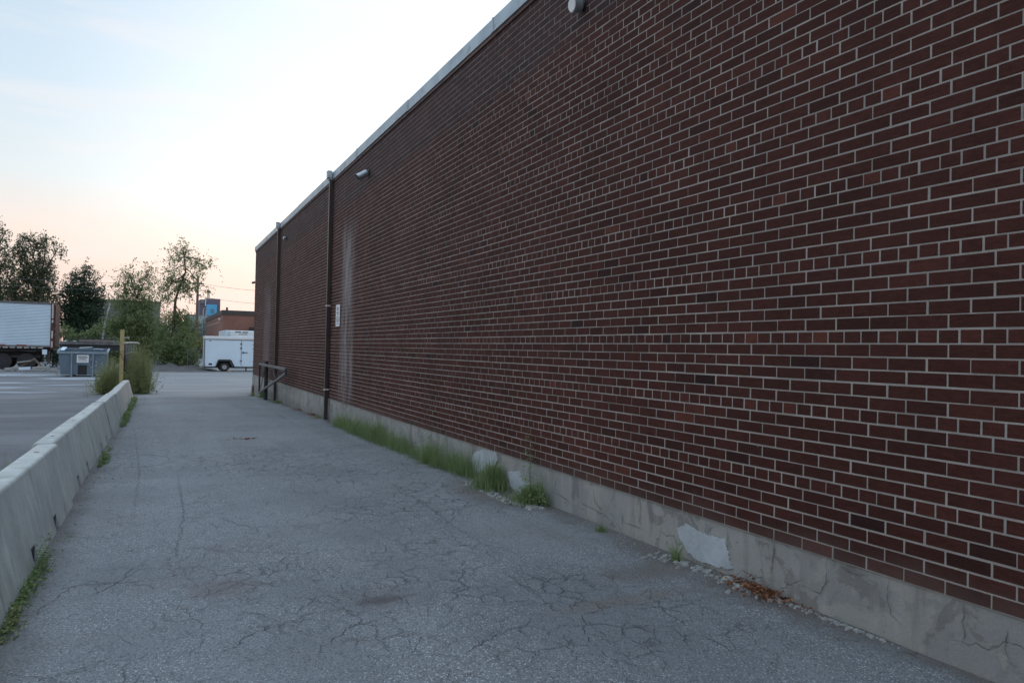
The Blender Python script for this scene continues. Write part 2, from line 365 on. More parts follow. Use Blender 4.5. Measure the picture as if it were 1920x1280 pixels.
M_asph = asphalt()
M_brick, M_mortar = brick_mats()
M_found = concrete('weathered_foundation', (.235, .237, .230), (.300, .298, .288), True, .3)
M_plaster = concrete('pale_plaster', (.44, .48, .52), (.34, .37, .39), False, 0, 3)
M_barrier = concrete('cast_concrete', (.50, .515, .495), (.40, .415, .405), True, 0)
M_crack = simple('dark_crack', (.06, .06, .064), (.12, .118, .12), 7, .95)  # dark grey of the drawn crack strips
M_galv = simple('galvanised_metal', (.40, .47, .52), (.30, .36, .41), 2.5, .5, .55, (.22, .22, .22), .1)
M_rustline = simple('rusty_flashing', (.045, .03, .028), (.14, .08, .06), 5, .7)
M_pipe = simple('dark_brown_downpipe', (.035, .028, .028), (.05, .04, .038), 3, .45, .2)
M_clamp = simple('pale_clamp', (.55, .52, .48), (.4, .38, .35), 20, .6)
M_lampgrey = simple('lamp_housing', (.42, .48, .52), (.30, .34, .38), 12, .35, .6)
M_lens = simple('frosted_lens', (.75, .78, .8), (.65, .68, .7), 20, .4, 0, None, 0)
M_dark = simple('dark_steel', (.020, .024, .032), (.035, .035, .04), 8, .6, .2)
M_steel = simple('grey_painted_steel', (.16, .165, .18), (.10, .10, .105), 6, .6, .1, (.09, .055, .04))
M_white = simple('white_painted_panel', (.66, .78, .88), (.61, .72, .82), 1.2, .45, 0, None, .03)
M_trailer = simple('blue_white_panel', (.58, .70, .80), (.52, .64, .74), .8, .5, 0, None, .03)
M_black = simple('black_rubber', (.018, .018, .02), (.03, .03, .032), 12, .8)
M_rim = simple('wheel_rim', (.45, .45, .47), (.25, .24, .24), 14, .45, .5)
M_rust = simple('rusted_frame', (.10, .035, .03), (.05, .02, .02), 5, .8, 0, (.45, .42, .40))
M_dump = simple('blue_grey_steel_paint', (.115, .165, .215), (.09, .13, .175), 1.6, .6, .1, (.16, .17, .18))
M_dumpl = simple('scuffed_rim_paint', (.24, .30, .35), (.17, .22, .27), 4, .6, .1, (.42, .42, .42))
M_yellow = simple('faded_yellow_paint', (.47, .39, .19), (.36, .29, .13), 5, .7, 0, (.25, .19, .11))
M_woodp = simple('pale_board', (.40, .40, .39), (.28, .27, .25), 3, .8)
M_woodb = simple('weathered_timber', (.22, .17, .13), (.14, .11, .09), 6, .85)
M_brick2 = None
M_roofdk = simple('dark_fascia', (.075, .065, .06), (.06, .05, .05), 2, .8)
M_greyb = simple('grey_rendered_wall', (.20, .20, .21), (.155, .16, .17), .12, .85)
M_tower = simple('purple_grey_facade', (.16, .13, .16), (.13, .11, .14), .05, .8)
M_blue = simple('bright_blue_mural', (.07, .34, .58), (.10, .42, .66), .1, .7)
M_pole = simple('brown_pole', (.13, .085, .07), (.10, .07, .06), 3, .85)
M_bark = simple('bark', (.075, .06, .05), (.05, .04, .035), 6, .9)
M_pale = simple('bleached_trunk', (.50, .50, .52), (.36, .36, .38), 4, .8)
M_wire = simple('cable', (.16, .16, .17), None, 3, .6)
M_red = simple('red_plastic', (.35, .03, .02), None, 3, .4)
M_stone = simple('grey_stone_chip', (.32, .33, .32), (.19, .19, .185), 9, .9, 0, None, .4)
M_dry = leafmat('dry_brown_leaf', (.13, .05, .028), (.26, .12, .06), .1)
M_grass = leafmat('grass_blade', (.13, .20, .08), (.28, .35, .16))
M_weed = leafmat('tall_weed', (.16, .20, .085), (.34, .35, .17))
M_leafd = leafmat('dark_leaf', (.025, .050, .034), (.06, .095, .055), .25)
M_leafm = leafmat('mid_leaf', (.11, .155, .070), (.25, .30, .14), .4)
M_leafb = leafmat('birch_leaf', (.06, .085, .05), (.15, .17, .10), .4)
M_leafy = leafmat('yellow_green_leaf', (.10, .12, .04), (.30, .27, .10), .35)
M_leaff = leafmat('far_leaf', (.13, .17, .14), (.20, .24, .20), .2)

# ------------------------------------------------------------ ground
def ground():
    ys = list(np.arange(-25, 1.5, 1.0)) + list(np.arange(1.5, 14, .12)) + list(np.arange(14, 34, .3)) + list(np.arange(34, 70, 1.5)) + [75, 85, 100, 130, 180, 260, 400, 700, 1200, 2500]
    xs = [-1800, -700, -300, -140, -80, -50, -35, -25] + list(np.arange(-20, -1.5, .8)) + list(np.arange(-1.5, 4.2, .12)) + [5, 8, 14, 22, 35, 50, 80, 140, 300, 700, 1800]
    b = MB()
    for y in ys:
        for x in xs:
            z = gz(y)
            if -12 < x < 4.5 and 1 < y < 40:
                z += .014*noise.noise(Vector((x*.9, y*.7, 0))) + .005*noise.noise(Vector((x*3.5, y*3.5, 5)))
            # sunken broken spot
            q = G(712, 1118); dd = ((x-q.x)/.28)**2 + ((y-q.y)/.22)**2
            z -= .025*math.exp(-dd)
            b.v.append((x, y, z)); b.c.append(.5)
    nx = len(xs)
    for j in range(len(ys)-1):
        for i in range(nx-1):
            a = j*nx+i; b.f.append([a, a+1, a+nx+1, a+nx]); b.m.append(0)
    o = b.build('ground', M_asph, smooth=True); setp(o, kind='structure'); return o
GROUND = ground()
def jag(pts, step, amp, seed):
    rr = random.Random(seed); out = []
    for a, b in zip(pts[:-1], pts[1:]):
        n = max(2, int((b-a).length/step)); per = Vector((-(b-a).y, (b-a).x, 0)).normalized()
        for i in range(n):
            out.append(a.lerp(b, i/n) + per*rr.uniform(-amp, amp))
    out.append(pts[-1]); return out
def strip(mb, pts, width, nrm_, seed, lift):
    rr = random.Random(seed); L = []; Rr = []; n = len(pts)
    for i, p in enumerate(pts):
        d = (pts[min(i+1, n-1)]-pts[max(0, i-1)]).normalized(); s_ = d.cross(nrm_).normalized()
        wd = width*rr.uniform(.35, 1.2)*min(1, .15+3*min(i, n-1-i)/n)
        L.append(p + s_*wd/2 + nrm_*lift); Rr.append(p - s_*wd/2 + nrm_*lift)
    k = len(mb.v); 
    for a, b in zip(L, Rr): mb.v += [tuple(a), tuple(b)]; mb.c += [.5, .5]
    for i in range(n-1): mb.f.append([k+2*i, k+2*i+1, k+2*i+3, k+2*i+2]); mb.m.append(0)
cb = MB()
def gsurf(p):
    z = gz(p.y)
    if -12 < p.x < 4.5 and 1 < p.y < 40:
        z += .014*noise.noise(Vector((p.x*.9, p.y*.7, 0))) + .005*noise.noise(Vector((p.x*3.5, p.y*3.5, 5)))
    return z
def onground(px, py):
    p = G(px, py); return Vector((p.x, p.y, gsurf(p)))
crk = [[(452,743),(500,762),(560,800),(640,822),(700,850)], [(735,905),(775,930),(850,985),(920,1030),(960,1060)], [(1350,1118),(1250,1128),(1150,1133),(1080,1128)],
       [(250,800),(262,880),(250,960),(258,1010)], [(120,1130),(200,1105),(260,1060),(285,1048)], [(30,1180),(130,1100),(240,1090),(330,1110)],
       [(640,1115),(700,1090),(760,1105),(790,1125)], [(655,1140),(705,1150),(765,1140)], [(690,1080),(680,1130),(700,1170)], [(560,1250),(650,1180),(740,1150)],
       [(350,735),(400,736),(455,736),(476,733)], [(620,860),(560,880),(470,890),(400,905)], [(960,1060),(1010,1120),(1090,1180)], [(380,960),(470,990),(560,985),(650,1010)],
       [(400,1240),(470,1190),(560,1160),(640,1115)], [(1130,1000),(1180,1040),(1250,1060)], [(850,1240),(930,1190),(1010,1170)], [(330,880),(345,960),(330,1040),(360,1110)]]
for i, c in enumerate(crk):
    pts = jag([Vector((G(*q).x, G(*q).y, 0)) for q in c], .035, .02, i)
    for p in pts: p.z = gsurf(p)
    strip(cb, pts, .005 if i else .010, Vector((0,0,1)), i+50, .0035)
    if i % 2 == 0 and len(pts) > 20:   # side branch
        a = pts[len(pts)//2]; q = [a, a+Vector((rnd.uniform(-.3,.5), rnd.uniform(.2,.5), 0))]
        q = jag(q, .05, .02, i+90)
        for p in q: p.z = gsurf(p)
        strip(cb, q, .004, Vector((0,0,1)), i+70, .0035)
setp(cb.build('cracks', M_crack, GROUND), 'dark branching cracks in the grey asphalt')

# ------------------------------------------------------------ the brick building
S0, S1 = -8.0, 28.75
ZB, CR_, LB, NR = .323, .0712, .208, 67
ZT = ZB + CR_*NR
bld = empty('brick_building', (WX, 14, -.2), 'long dark red brick building with light mortar lines filling the right side', 'building')
def Wloc(v): return (v[0]-WX, v[1]-14, v[2]+.2)
class WB(MB):
    def build(s, name, mats, parent=None, **k):
        s.v = [Wloc(v) for v in s.v]; return MB.build(s, name, mats, parent, **k)
def bricks():
    V = []; Fc = []; Mi = []; T = []
    def quad(ps, mi, tone):
        k = len(V); V.extend(ps); T.extend([tone]*4); Fc.append([k, k+1, k+2, k+3]); Mi.append(mi)
    A0 = 3.059
    mx = WX + .0022
    for r in range(NR):   # the mortar bed behind each course, cut in 2 m lengths
        z0 = ZB + r*CR_; z1 = z0 + CR_
        y = S0
        while y < S1-1e-6:
            y2 = min(y+2, S1); quad([(mx, y, z0), (mx, y, z1), (mx, y2, z1), (mx, y2, z0)], 1, .5); y = y2
        hdr = (r % 6 == 5) and r < 56
        step = LB/2 if hdr else LB
        ph = A0 + (LB/4 if hdr else (0 if r % 2 == 0 else LB/2))
        y = ph - math.ceil((ph-S0)/step)*step
        wob = rnd.uniform(-.0012, .0012)
        while y < S1:
            a = max(y + .0046 + rnd.gauss(0, .0012), S0); b_ = min(y + step - .0046 + rnd.gauss(0, .0012), S1)
            if b_-a > .03:
                lo = z0 + .0046 + wob + rnd.gauss(0, .0006); hi = z1 - .0046 + wob + rnd.gauss(0, .0006)
                fx = WX + max(-.0012, min(.0012, rnd.gauss(0, .0007))); ti = rnd.uniform(-.0006, .0006); tz = rnd.uniform(-.0006, .0006); c = .0014
                tone = min(.88, max(.22, rnd.gauss(.5 if not hdr else .56, .11)))
                if rnd.random() < .016: tone = rnd.uniform(.08, .25)
                if rnd.random() < (.035 if hdr else .005): tone = rnd.uniform(.88, 1)
                if r == 58: tone = rnd.uniform(.05, .3)
                k = len(V)
                V.extend([(mx, a, lo), (mx, b_, lo), (mx, b_, hi), (mx, a, hi),
                          (fx-ti-tz, a+c, lo+c), (fx+ti-tz, b_-c, lo+c), (fx+ti+tz, b_-c, hi-c), (fx-ti+tz, a+c, hi-c)])
                T.extend([tone]*8)
                Fc.extend([[k+4, k+7, k+6, k+5], [k, k+4, k+5, k+1], [k+1, k+5, k+6, k+2], [k+2, k+6, k+7, k+3], [k+3, k+7, k+4, k]]); Mi.extend([0]*5)
            y += step
    return V, Fc, Mi, T
wb = WB(); wb.v, wb.f, wb.m, wb.c = bricks()
# end walls and rear wall
for (a, b_) in (((WX+.0075, S1, ZB), (WX+30, S1, ZB)), ((WX+30, S0, ZB), (WX+.0075, S0, ZB)), ((WX+30, S1, ZB), (WX+30, S0, ZB))):
    wb.poly([a, (a[0], a[1], ZT), (b_[0], b_[1], ZT), b_], 2, .5)
def brick_tex(name, c1, c2, mo, scale=1.0):
    m, t, b = newmat(name); g = N(t, 'ShaderNodeNewGeometry'); s3 = N(t, 'ShaderNodeSeparateXYZ'); t.links.new(g.outputs['Position'], s3.inputs[0])
    cmb = N(t, 'ShaderNodeCombineXYZ'); t.links.new(math_(t, 'ADD', s3.outputs[0], s3.outputs[1]), cmb.inputs[0]); t.links.new(s3.outputs[2], cmb.inputs[1])
    bt = N(t, 'ShaderNodeTexBrick'); t.links.new(cmb.outputs[0], bt.inputs['Vector'])
    for k, v in (('Scale', scale), ('Mortar Size', .009), ('Brick Width', .208), ('Row Height', .0712)): bt.inputs[k].default_value = v
    for k, v in (('Color1', c1), ('Color2', c2), ('Mortar', mo)): bt.inputs[k].default_value = (*v, 1)
    c = mix(t, .6, bt.outputs[0], ramp(t, nz(t, g.outputs['Position'], .5, 5), [(.3, .75), (.7, 1.15)]), 'MULTIPLY')
    t.links.new(c, b.inputs['Base Color']); b.inputs['Roughness'].default_value = .8; return m
M_bricktex = brick_tex('plain_brick', (.075, .028, .026), (.05, .02, .02), (.3, .29, .28))
M_brick2 = brick_tex('orange_red_brick', (.25, .098, .070), (.20, .078, .058), (.26, .17, .14))
wb.build('brick_wall', [M_brick, M_mortar, M_bricktex], bld, tone=True)
# foundation
fb = WB(); FX = WX + .012
ysf = list(np.arange(S0, 1.4, .4)) + list(np.arange(1.4, 12, .08)) + list(np.arange(12, S1, .2)) + [S1]
zs = [-.75] + [(-.45 + i*(ZB+.45)/14) for i in range(15)]
k0 = len(fb.v); nzv = len(zs)
for y in ysf:
    for z in zs:
        fb.v.append((FX + .006*noise.noise(Vector((y*1.3, z*2, 1))) + .003*noise.noise(Vector((y*6, z*7, 4))), y, z)); fb.c.append(.5)
for i in range(len(ysf)-1):
    for j in range(nzv-1):
        a = k0 + i*nzv + j; fb.f.append([a, a+1, a+nzv+1, a+nzv]); fb.m.append(0)
fb.poly([(WX-.004, S1+.004, -.75), (WX-.004, S1+.004, ZB), (WX+30, S1+.004, ZB), (WX+30, S1+.004, -.75)])
FO = fb.build('foundation', M_found, bld)
fc = WB()
fcr = [[(1112,915),(1116,940),(1130,958)], [(1084,940),(1110,952),(1138,968),(1150,985)], [(1165,950),(1168,990)], [(1170,978),(1190,985),(1205,992)], [(1224,965),(1220,1000)],
       [(1453,1015),(1450,1050),(1446,1078)], [(1551,1045),(1550,1085),(1538,1112),(1512,1100)], [(1666,1085),(1664,1125),(1672,1152),(1690,1170)], [(1810,1130),(1806,1165),(1812,1190),(1804,1205)],
       [(1364,990),(1365,1035)], [(1045,890),(1040,915),(1050,925)], [(1035,920),(1062,935),(1070,945)], [(1890,1180),(1886,1215),(1895,1240)], [(1575,1060),(1600,1075),(1630,1078)]]
for i, c in enumerate(fcr):
    pts = [atX(x, y, FX-.0035) for (x, y) in c]; out = []
    for a, b_ in zip(pts[:-1], pts[1:]):
        n = max(2, int((b_-a).length/.02))
        for j in range(n): q = a.lerp(b_, j/n); q.y += rnd.uniform(-.005, .005); q.z += rnd.uniform(-.004, .004); out.append(q)
    out.append(pts[-1]); strip(fc, out, .0055, Vector((-1, 0, 0)), i, .003)
each(fc, 'crack', M_crack, bld)
def patch(pp, seed):
    rr = random.Random(seed); b = WB(); pts = []
    q = [atX(x, y, FX-.008) for x, y in pp]
    for a, c in zip(q, q[1:]+q[:1]):
        for j in range(14): v = a.lerp(c, j/14); v.y += rr.uniform(-.006, .006)+.02*noise.noise(v*14); v.z += rr.uniform(-.006, .006)+.02*noise.noise(v*17); pts.append(v)
    b.poly(pts); b.v = list(b.v); n = len(pts)
    for j in range(n):
        a, c = pts[j], pts[(j+1) % n]; b.poly([a, c, c+Vector((.012,0,0)), a+Vector((.012,0,0))])
    b.build('plaster_patch', M_plaster, bld)
patch([(889,848),(908,841),(930,848),(934,862),(926,875),(905,890),(886,878),(885,862)], 1)
patch([(952,886),(972,882),(980,898),(993,908),(990,925),(970,928),(957,910)], 2)
patch([(1267,990),(1284,983),(1320,1000),(1360,1012),(1364,1040),(1372,1066),(1345,1062),(1310,1052),(1290,1035),(1276,1012)], 3)
# coping
cpb = WB(); y = S0
zc0, zc1 = ZT + .034, ZT + .200
while y < S1:
    y2 = min(y + 3.05, S1 + .03); dx = rnd.uniform(-.004, .004); dz = rnd.uniform(-.004, .004)
    cpb.box((WX-.035+dx, y, zc0+dz), (WX+.30, y2-.006, zc1+dz)); cpb.box((WX-.041+dx, y2-.05, zc0+dz-.002), (WX+.31, y2-.008, zc1+dz+.004)); y = y2
cpb.build('coping', M_galv, bld, bevel=.004)
fl = WB(); fl.box((WX-.018, S0, ZT-.012), (WX+.10, S1, ZT+.032)); fl.build('flashing', M_rustline, bld)
rf = WB(); rf.box((WX+.30, S0, ZT-.2), (WX+30, S1-.01, ZT+.02)); rf.build('roof', M_roofdk, bld)
def pipe(px, pyb, tilt):
    p = atX(px, pyb, WX-.06); zg = gz(p.y)
    b = WB(); b.box((WX-.095, p.y-.042, zg+.02), (WX-.015, p.y+.042, ZT+.02)); 
    for zz in (.9, 2.7, 4.1): b.box((WX-.100, p.y-.046, zz), (WX-.012, p.y+.046, zz+.015))
    o = b.build('drainpipe', M_pipe, bld, bevel=.006)
    h = WB(); h.box((WX-.145, p.y-.08, ZT+.06), (WX-.048, p.y+.08, ZT+.195)); h.box((WX-.150, p.y-.085, ZT+.197), (WX-.048, p.y+.085, ZT+.215))
    h.box((WX-.12, p.y-.06, ZT+.022), (WX-.05, p.y+.06, ZT+.058)); h.build('hopper', M_galv, o, bevel=.004)
    return o, p
pipe1, pp1 = pipe(610, 778, 0); pipe2, pp2 = pipe(515, 742, 0)
for zz in (atX(613, 573, WX-.1).z, atX(611, 731, WX-.1).z):
    b = WB(); b.box((WX-.107, pp1.y-.05, zz-.015), (WX-.011, pp1.y+.05, zz+.02)); b.build('bracket', M_clamp, pipe1)
# wall lamps
def barrel_lamp(px, py, label, tilt, L, rad, lens):
    p = atX(px, py, WX); o = empty('wall_lamp', (WX, p.y, p.z), label, 'lamp', 'lamps high on the brick wall')
    d = Vector((-math.cos(R(tilt)), 0, -math.sin(R(tilt))))
    b = MB(); b.tube([(0,0,0), (-.02,0,0)], [.05, .05], 16); b.tube([(-.02, 0, 0), tuple(d*.05)], [.03, .03], 12); b.build('mounting_plate', M_dark, o)
    b = MB(); b.tube([d*.03, d*.05, d*L], [rad*.7, rad, rad], 20); b.build('housing', M_lampgrey, o, smooth=False)
    b = MB(); b.tube([d*L, d*(L+.008)], [rad*.93, rad*.9], 20); b.build('lens', M_lens if lens else M_dark, o)
barrel_lamp(1095, 11, 'round white faced lamp at the top of the wall nearest the viewer', 12, .13, .062, True)
barrel_lamp(692, 322, 'silver barrel lamp tilted downwards, right of the nearer drainpipe', 32, .25, .062, False)
barrel_lamp(538, 446, 'small far lamp with a bright face between the two drainpipes', 10, .10, .045, True)
# security camera at the far corner
p = atX(479, 531, WX); o = empty('security_camera', (WX, 28.5, p.z), 'small pale security camera on the far corner of the brick wall', 'camera')
MB().box((-.06, -.03, -.02), (0, .03, .05)).build('bracket', M_clamp, o); MB().tube([(-.05, .06, .03), (-.13, -.12, -.01)], .045, 12).build('housing', M_lampgrey, o); MB().tube([(-.13, -.12, -.01), (-.135, -.13, -.012)], .035, 12).build('lens', M_black, o)
# white notice
a = atX(630.5, 612, WX); c = atX(639.5, 570, WX); o = empty('notice_sign', (WX-.012, a.y, c.z-.46), 'narrow white notice with faint dark lines beside the pale streak on the wall', 'sign')
W_ = .34; b = MB(); b.box((-.004, -W_, 0), (.004, 0, .46)); b.build('panel', M_lens, o, bevel=.002)
b = MB()
for k, (z, l, hgt) in enumerate(((.37, .20, .022), (.335, .17, .018), (.28, .2, .022), (.24, .08, .03), (.19, .20, .014), (.16, .24, .012), (.135, .2, .012), (.11, .24, .012), (.085, .12, .012), (.05, .2, .012))):
    x = -W_/2 - l/2; e = x + l
    while x < e: wl = rnd.uniform(.012, .03); b.box((-.0062, x, z), (-.0045, min(e, x+wl), z+hgt)); x += wl + .008
b.tube([(-.0062, -.10, .42), (-.0045, -.10, .42)], .022, 14)
b.build('lettering', M_steel, o)

# ------------------------------------------------------------ folded gate frame beside the wall, stake
GX = 3.18
o = empty('barrier_gate', (GX, 23, gz(23)), 'folded dark steel gate frame with slanting brace at the far end of the wall', 'gate')
def gl(v): return Vector(v) - o.location
pb = atX(498, 739, GX+.02); b = MB(); b.tube([gl((pb.x, pb.y, gz(pb.y)-.05)), gl((pb.x, pb.y, atY(498, 677, pb.y).z))], .062, 14); b.build('post', M_dark, o)
A = atX(487, 682, GX-.06); B_ = atX(536, 692, GX-.06); Cc = atX(486, 736, GX-.06); D_ = atX(535.5, 700, GX-.06)
b = MB(); b.bar(gl(A), gl(B_), .06, .07); b.build('top_rail', M_steel, o)
b = MB(); b.bar(gl(Cc), gl(D_), .055, .06); b.build('brace', M_steel, o)
b = MB(); b.bar(gl(A), gl(Cc), .05, .05); b.bar(gl(B_), gl(atX(536, 703, GX-.06)), .07, .05); each(b, 'upright', M_dark, o)
b = MB()
for (u, v) in (((497,686),(489,726)), ((510,686),(516,709)), ((510,688),(503,717)), ((524,690),(519,706)), ((525,691),(532,698))):
    b.bar(gl(atX(*u, GX-.06)), gl(atX(*v, GX-.06)), .022, .022)
each(b, 'strut', M_steel, o)
p = atX(474, 737, 3.2); z = gz(p.y); b = MB(); b.v = []
b.box((-.05, -.05, -.05), (.05, .05, .36)); ob = b.build('stake', M_woodb, bevel=.01); ob.location = (p.x, p.y, z); ob.rotation_euler = (0, R(-2), .3)
for v in ob.data.vertices:
    if v.co.z > .2: v.co.x *= .6; v.co.y *= .6
setp(ob, 'short brown stake standing at the far foot of the brick building', 'stake')

# ------------------------------------------------------------ concrete barriers
def footx(y): return float(np.interp(y, [-2, 4.6, 6.6, 9.6, 11.6, 15, 26], [-.70, -.68, -.645, -.626, -.603, -.582, -.592]))
def barrier(s0, s1, dx, label, dz=0):
    L = s1-s0-.026; x0 = footx(s0); x1 = footx(s1)
    o = empty('concrete_barrier', (x0+dx, s0, gz(s0)+dz), label, 'barrier', 'concrete barriers along the drive')
    pitch = math.atan2(gz(s1)-gz(s0), L); o.rotation_euler = (pitch, 0, -math.atan2(x1-x0, L))
    H = .57; nw = .17; nh = .10; BT = .14; cen = [L/2-.5, L/2+.5]
    prof = [(0, -.03)]
    for c in cen: prof += [(c-nw/2, -.03), (c-nw/2+.01, nh), (c+nw/2-.01, nh), (c+nw/2, -.03)]
    prof += [(L, -.03), (L, H), (0, H)]
    def xo(z, side): return -(BT*z/H) if side else -.435 + (BT*z/H)
    b = MB(); n = len(prof)
    for side in (1, 0):
        for (y, z) in prof: b.v.append((xo(z, side), y, z)); b.c.append(.5)
    b.f.append(list(range(n))); b.m.append(0); b.f.append([n+i for i in range(n)][::-1]); b.m.append(0)
    for i in range(n): j = (i+1) % n; b.f.append([j, i, n+i, n+j]); b.m.append(0)
    b.build('block', M_barrier, o, bevel=.018)
    b = MB()
    for c in cen: b.box((-.034, c-nw/2+.012, -.02), (-.029, c+nw/2-.012, nh-.002))  # black plates in the notches stand in for the shade inside
    each(b, 'slot_shade', M_black, o)
    b = MB()
    for c in (L*.2, L*.8): b.box((-.235, c-.028, H-.01), (-.20, c+.028, H+.0015))
    each(b, 'lifting_pocket', M_woodb, o)
J = [-1.4, 1.6, 4.6, 7.6, 10.6, 13.6, 16.6, 19.6, 22.6, 25.6]
LBL = ['', 'nearest pale concrete barrier, cut off by the left edge', 'pale concrete barrier at the left edge with weeds at its foot', 'pale concrete barrier just past the first step in the top of the row',
       'third pale concrete barrier in view, between the two steps of the row', 'fourth pale concrete barrier in view, past the second step in the top', 'concrete barrier with a leafy weed tuft at its foot, fifth in view',
       'third concrete barrier from the far end of the row', 'second to last concrete barrier of the row', 'farthest concrete barrier, its sloping end below the yellow post']
DX = [0, 0, .0, -.035, -.03, .0, .012, 0.0, .005, 0]
for i in range(1, len(J)-1):
    barrier(J[i], J[i+1], DX[i], LBL[i], [0, 0, .0, .006, .0, .01, .0, .006, .015, .03][i])

# ------------------------------------------------------------ foliage builders
def leaves(mb, centre, sd, n, size, droop=0, out=None):
    c0 = Vector(centre); o_ = Vector(nr.normal(0, 1, 3)).normalized() if out is None else (out.normalized() + Vector(nr.normal(0, .5, 3))).normalized()
    if droop > .1: o_ = (Vector((o_.x*.25, o_.y*.25, -1))).normalized(); L = droop*nr.uniform(1.5, 5)
    else: L = sd*nr.uniform(1.5, 3.5); o_.z += droop*3
    for _ in range(n):
        f_ = nr.uniform(0, 1); c = c0 + o_*L*f_ + Vector(nr.normal(0, 1, 3))*sd*(.36-.18*f_)
        if droop < .1: c.z -= .25*L*f_*f_
        d = Vector(nr.normal(0, 1, 3)); d.z -= .5+droop*1.5; d.normalize(); s_ = d.cross(Vector(nr.normal(0, 1, 3))).normalized()
        l = size*nr.uniform(.6, 1.4); wv = l*.3
        mb.poly([c, c+d*l*.5+s_*wv, c+d*l, c+d*l*.5-s_*wv], 0, nr.uniform(0, 1))
def tree(name, base, h, blobs, lm, label, trunk_r=.12, nl=9000, leaf=.13, droop=0, sd=.28, bark=None, group=None, cat='tree', trunk=None, fill=.55, extra=None):
    o = empty(name, base, label, cat, group)
    t = MB(); bark = bark or M_bark
    tp = trunk or [(0,0,-.2), (.1*h*.1, 0, h*.35), (-.02*h, 0, h*.65), (.02*h, 0, h*.92)]
    t.tube(tp, [trunk_r*(1-.8*i/(len(tp)-1)) for i in range(len(tp))], 8)
    cr_ = MB(); tot = sum(b[3]*b[4]*b[5] for b in blobs)
    for (bx, by, bz, rx, ry, rz) in blobs:
        # limb
        f_ = min(max((bz-rz*.6)/h, .12), .85); idx = f_*(len(tp)-1); i0 = min(int(idx), len(tp)-2); q = Vector(tp[i0]).lerp(Vector(tp[i0+1]), idx-i0)
        mid = q.lerp(Vector((bx, by, bz)), .5) + Vector((rnd.uniform(-.1,.1)*rx, 0, .12*rz))
        t.tube([q, mid, (bx, by, bz)], [trunk_r*.42, trunk_r*.28, trunk_r*.12], 6)
        nb = int(nl*(bx*0+rx*ry*rz)/tot); per = 16; nc = max(4, nb//per)
        for k in range(nc):
            v = Vector(nr.normal(0, 1, 3)).normalized()*(nr.uniform(fill, 1.0))
            c = Vector((bx+v.x*rx, by+v.y*ry, bz+v.z*rz))
            if k % 3 == 0: t.tube([(bx, by, bz), tuple(Vector((bx,by,bz)).lerp(c, .55)+Vector((0,0,.05*rz))), tuple(c)], [trunk_r*.12, trunk_r*.08, .006], 4, caps=False)
            leaves(cr_, c, sd*nr.uniform(.5, 1.2), per, leaf, droop, v)
    t.build('trunk', bark, o, smooth=True); cr_.build('crown', lm, o, tone=True); return o
def place(px, Y): p = atY(px, 640, Y); return Vector((p.x, p.y, gz(p.y)))
def hx(px, py, Y, base):   # local offset of a photo point at depth plane Y
    p = atY(px, py, Y); return p.x-base.x, p.z-base.z
def mkblobs(lst, Y, base, dep=1.0):
    out = []
    sc = None
    for (px, py, rpx, rpy) in lst:
        x, z = hx(px, py, Y, base); x2, _ = hx(px+rpx, py, Y, base); _, z2 = hx(px, py-rpy, Y, base)
        rx = abs(x2-x); rz = abs(z2-z); out.append((x, nr.uniform(-.5, .5)*rx*dep, z, rx, rx*dep, rz))
    return out

# big birches on the left
bs = place(72, 78); tree('birch_tree', bs, 9.5, mkblobs([(55,450,26,22),(88,448,22,16),(112,462,12,16),(35,475,26,22),(70,490,34,24),(50,525,36,28),(88,520,20,26),(20,545,30,26),(60,560,36,20),(100,505,12,10),(30,590,30,30),(90,560,22,26)], 78, bs, .8),
     M_leafb, 'broad birch with drooping foliage rising behind the white semi trailer', .22, 17000, .17, .38, .36, None, 'trees beyond the yard')
bs = place(-25, 76); tree('birch_tree', bs, 10.5, mkblobs([(-5,415,16,18),(-40,420,24,26),(12,432,14,10),(-10,460,32,24),(-60,470,30,36),(0,500,34,30),(-30,540,50,36),(-80,540,40,40)], 76, bs, .8),
     M_leafb, 'taller birch cut off by the left edge of the photo', .24, 12500, .17, .40, .36, None, 'trees beyond the yard')
# dark evergreen-like tree
bs = place(152, 80)
tree('dark_tree', bs, 8.5, mkblobs([(162,498,7,9),(158,512,14,9),(150,524,20,9),(178,528,12,7),(140,540,24,9),(170,545,22,9),(188,545,10,7),(128,556,20,10),(160,562,30,10),(188,566,12,9),(120,575,16,10),(150,582,34,12),(182,588,16,12),(115,598,12,12),(145,604,32,14),(176,606,18,12),(150,624,26,14)], 80, bs, .9),
     M_leafd, 'dense dark green tree with layered branches beyond the dumpster', .2, 24000, .16, .0, .42, None, 'trees beyond the yard', fill=.2)
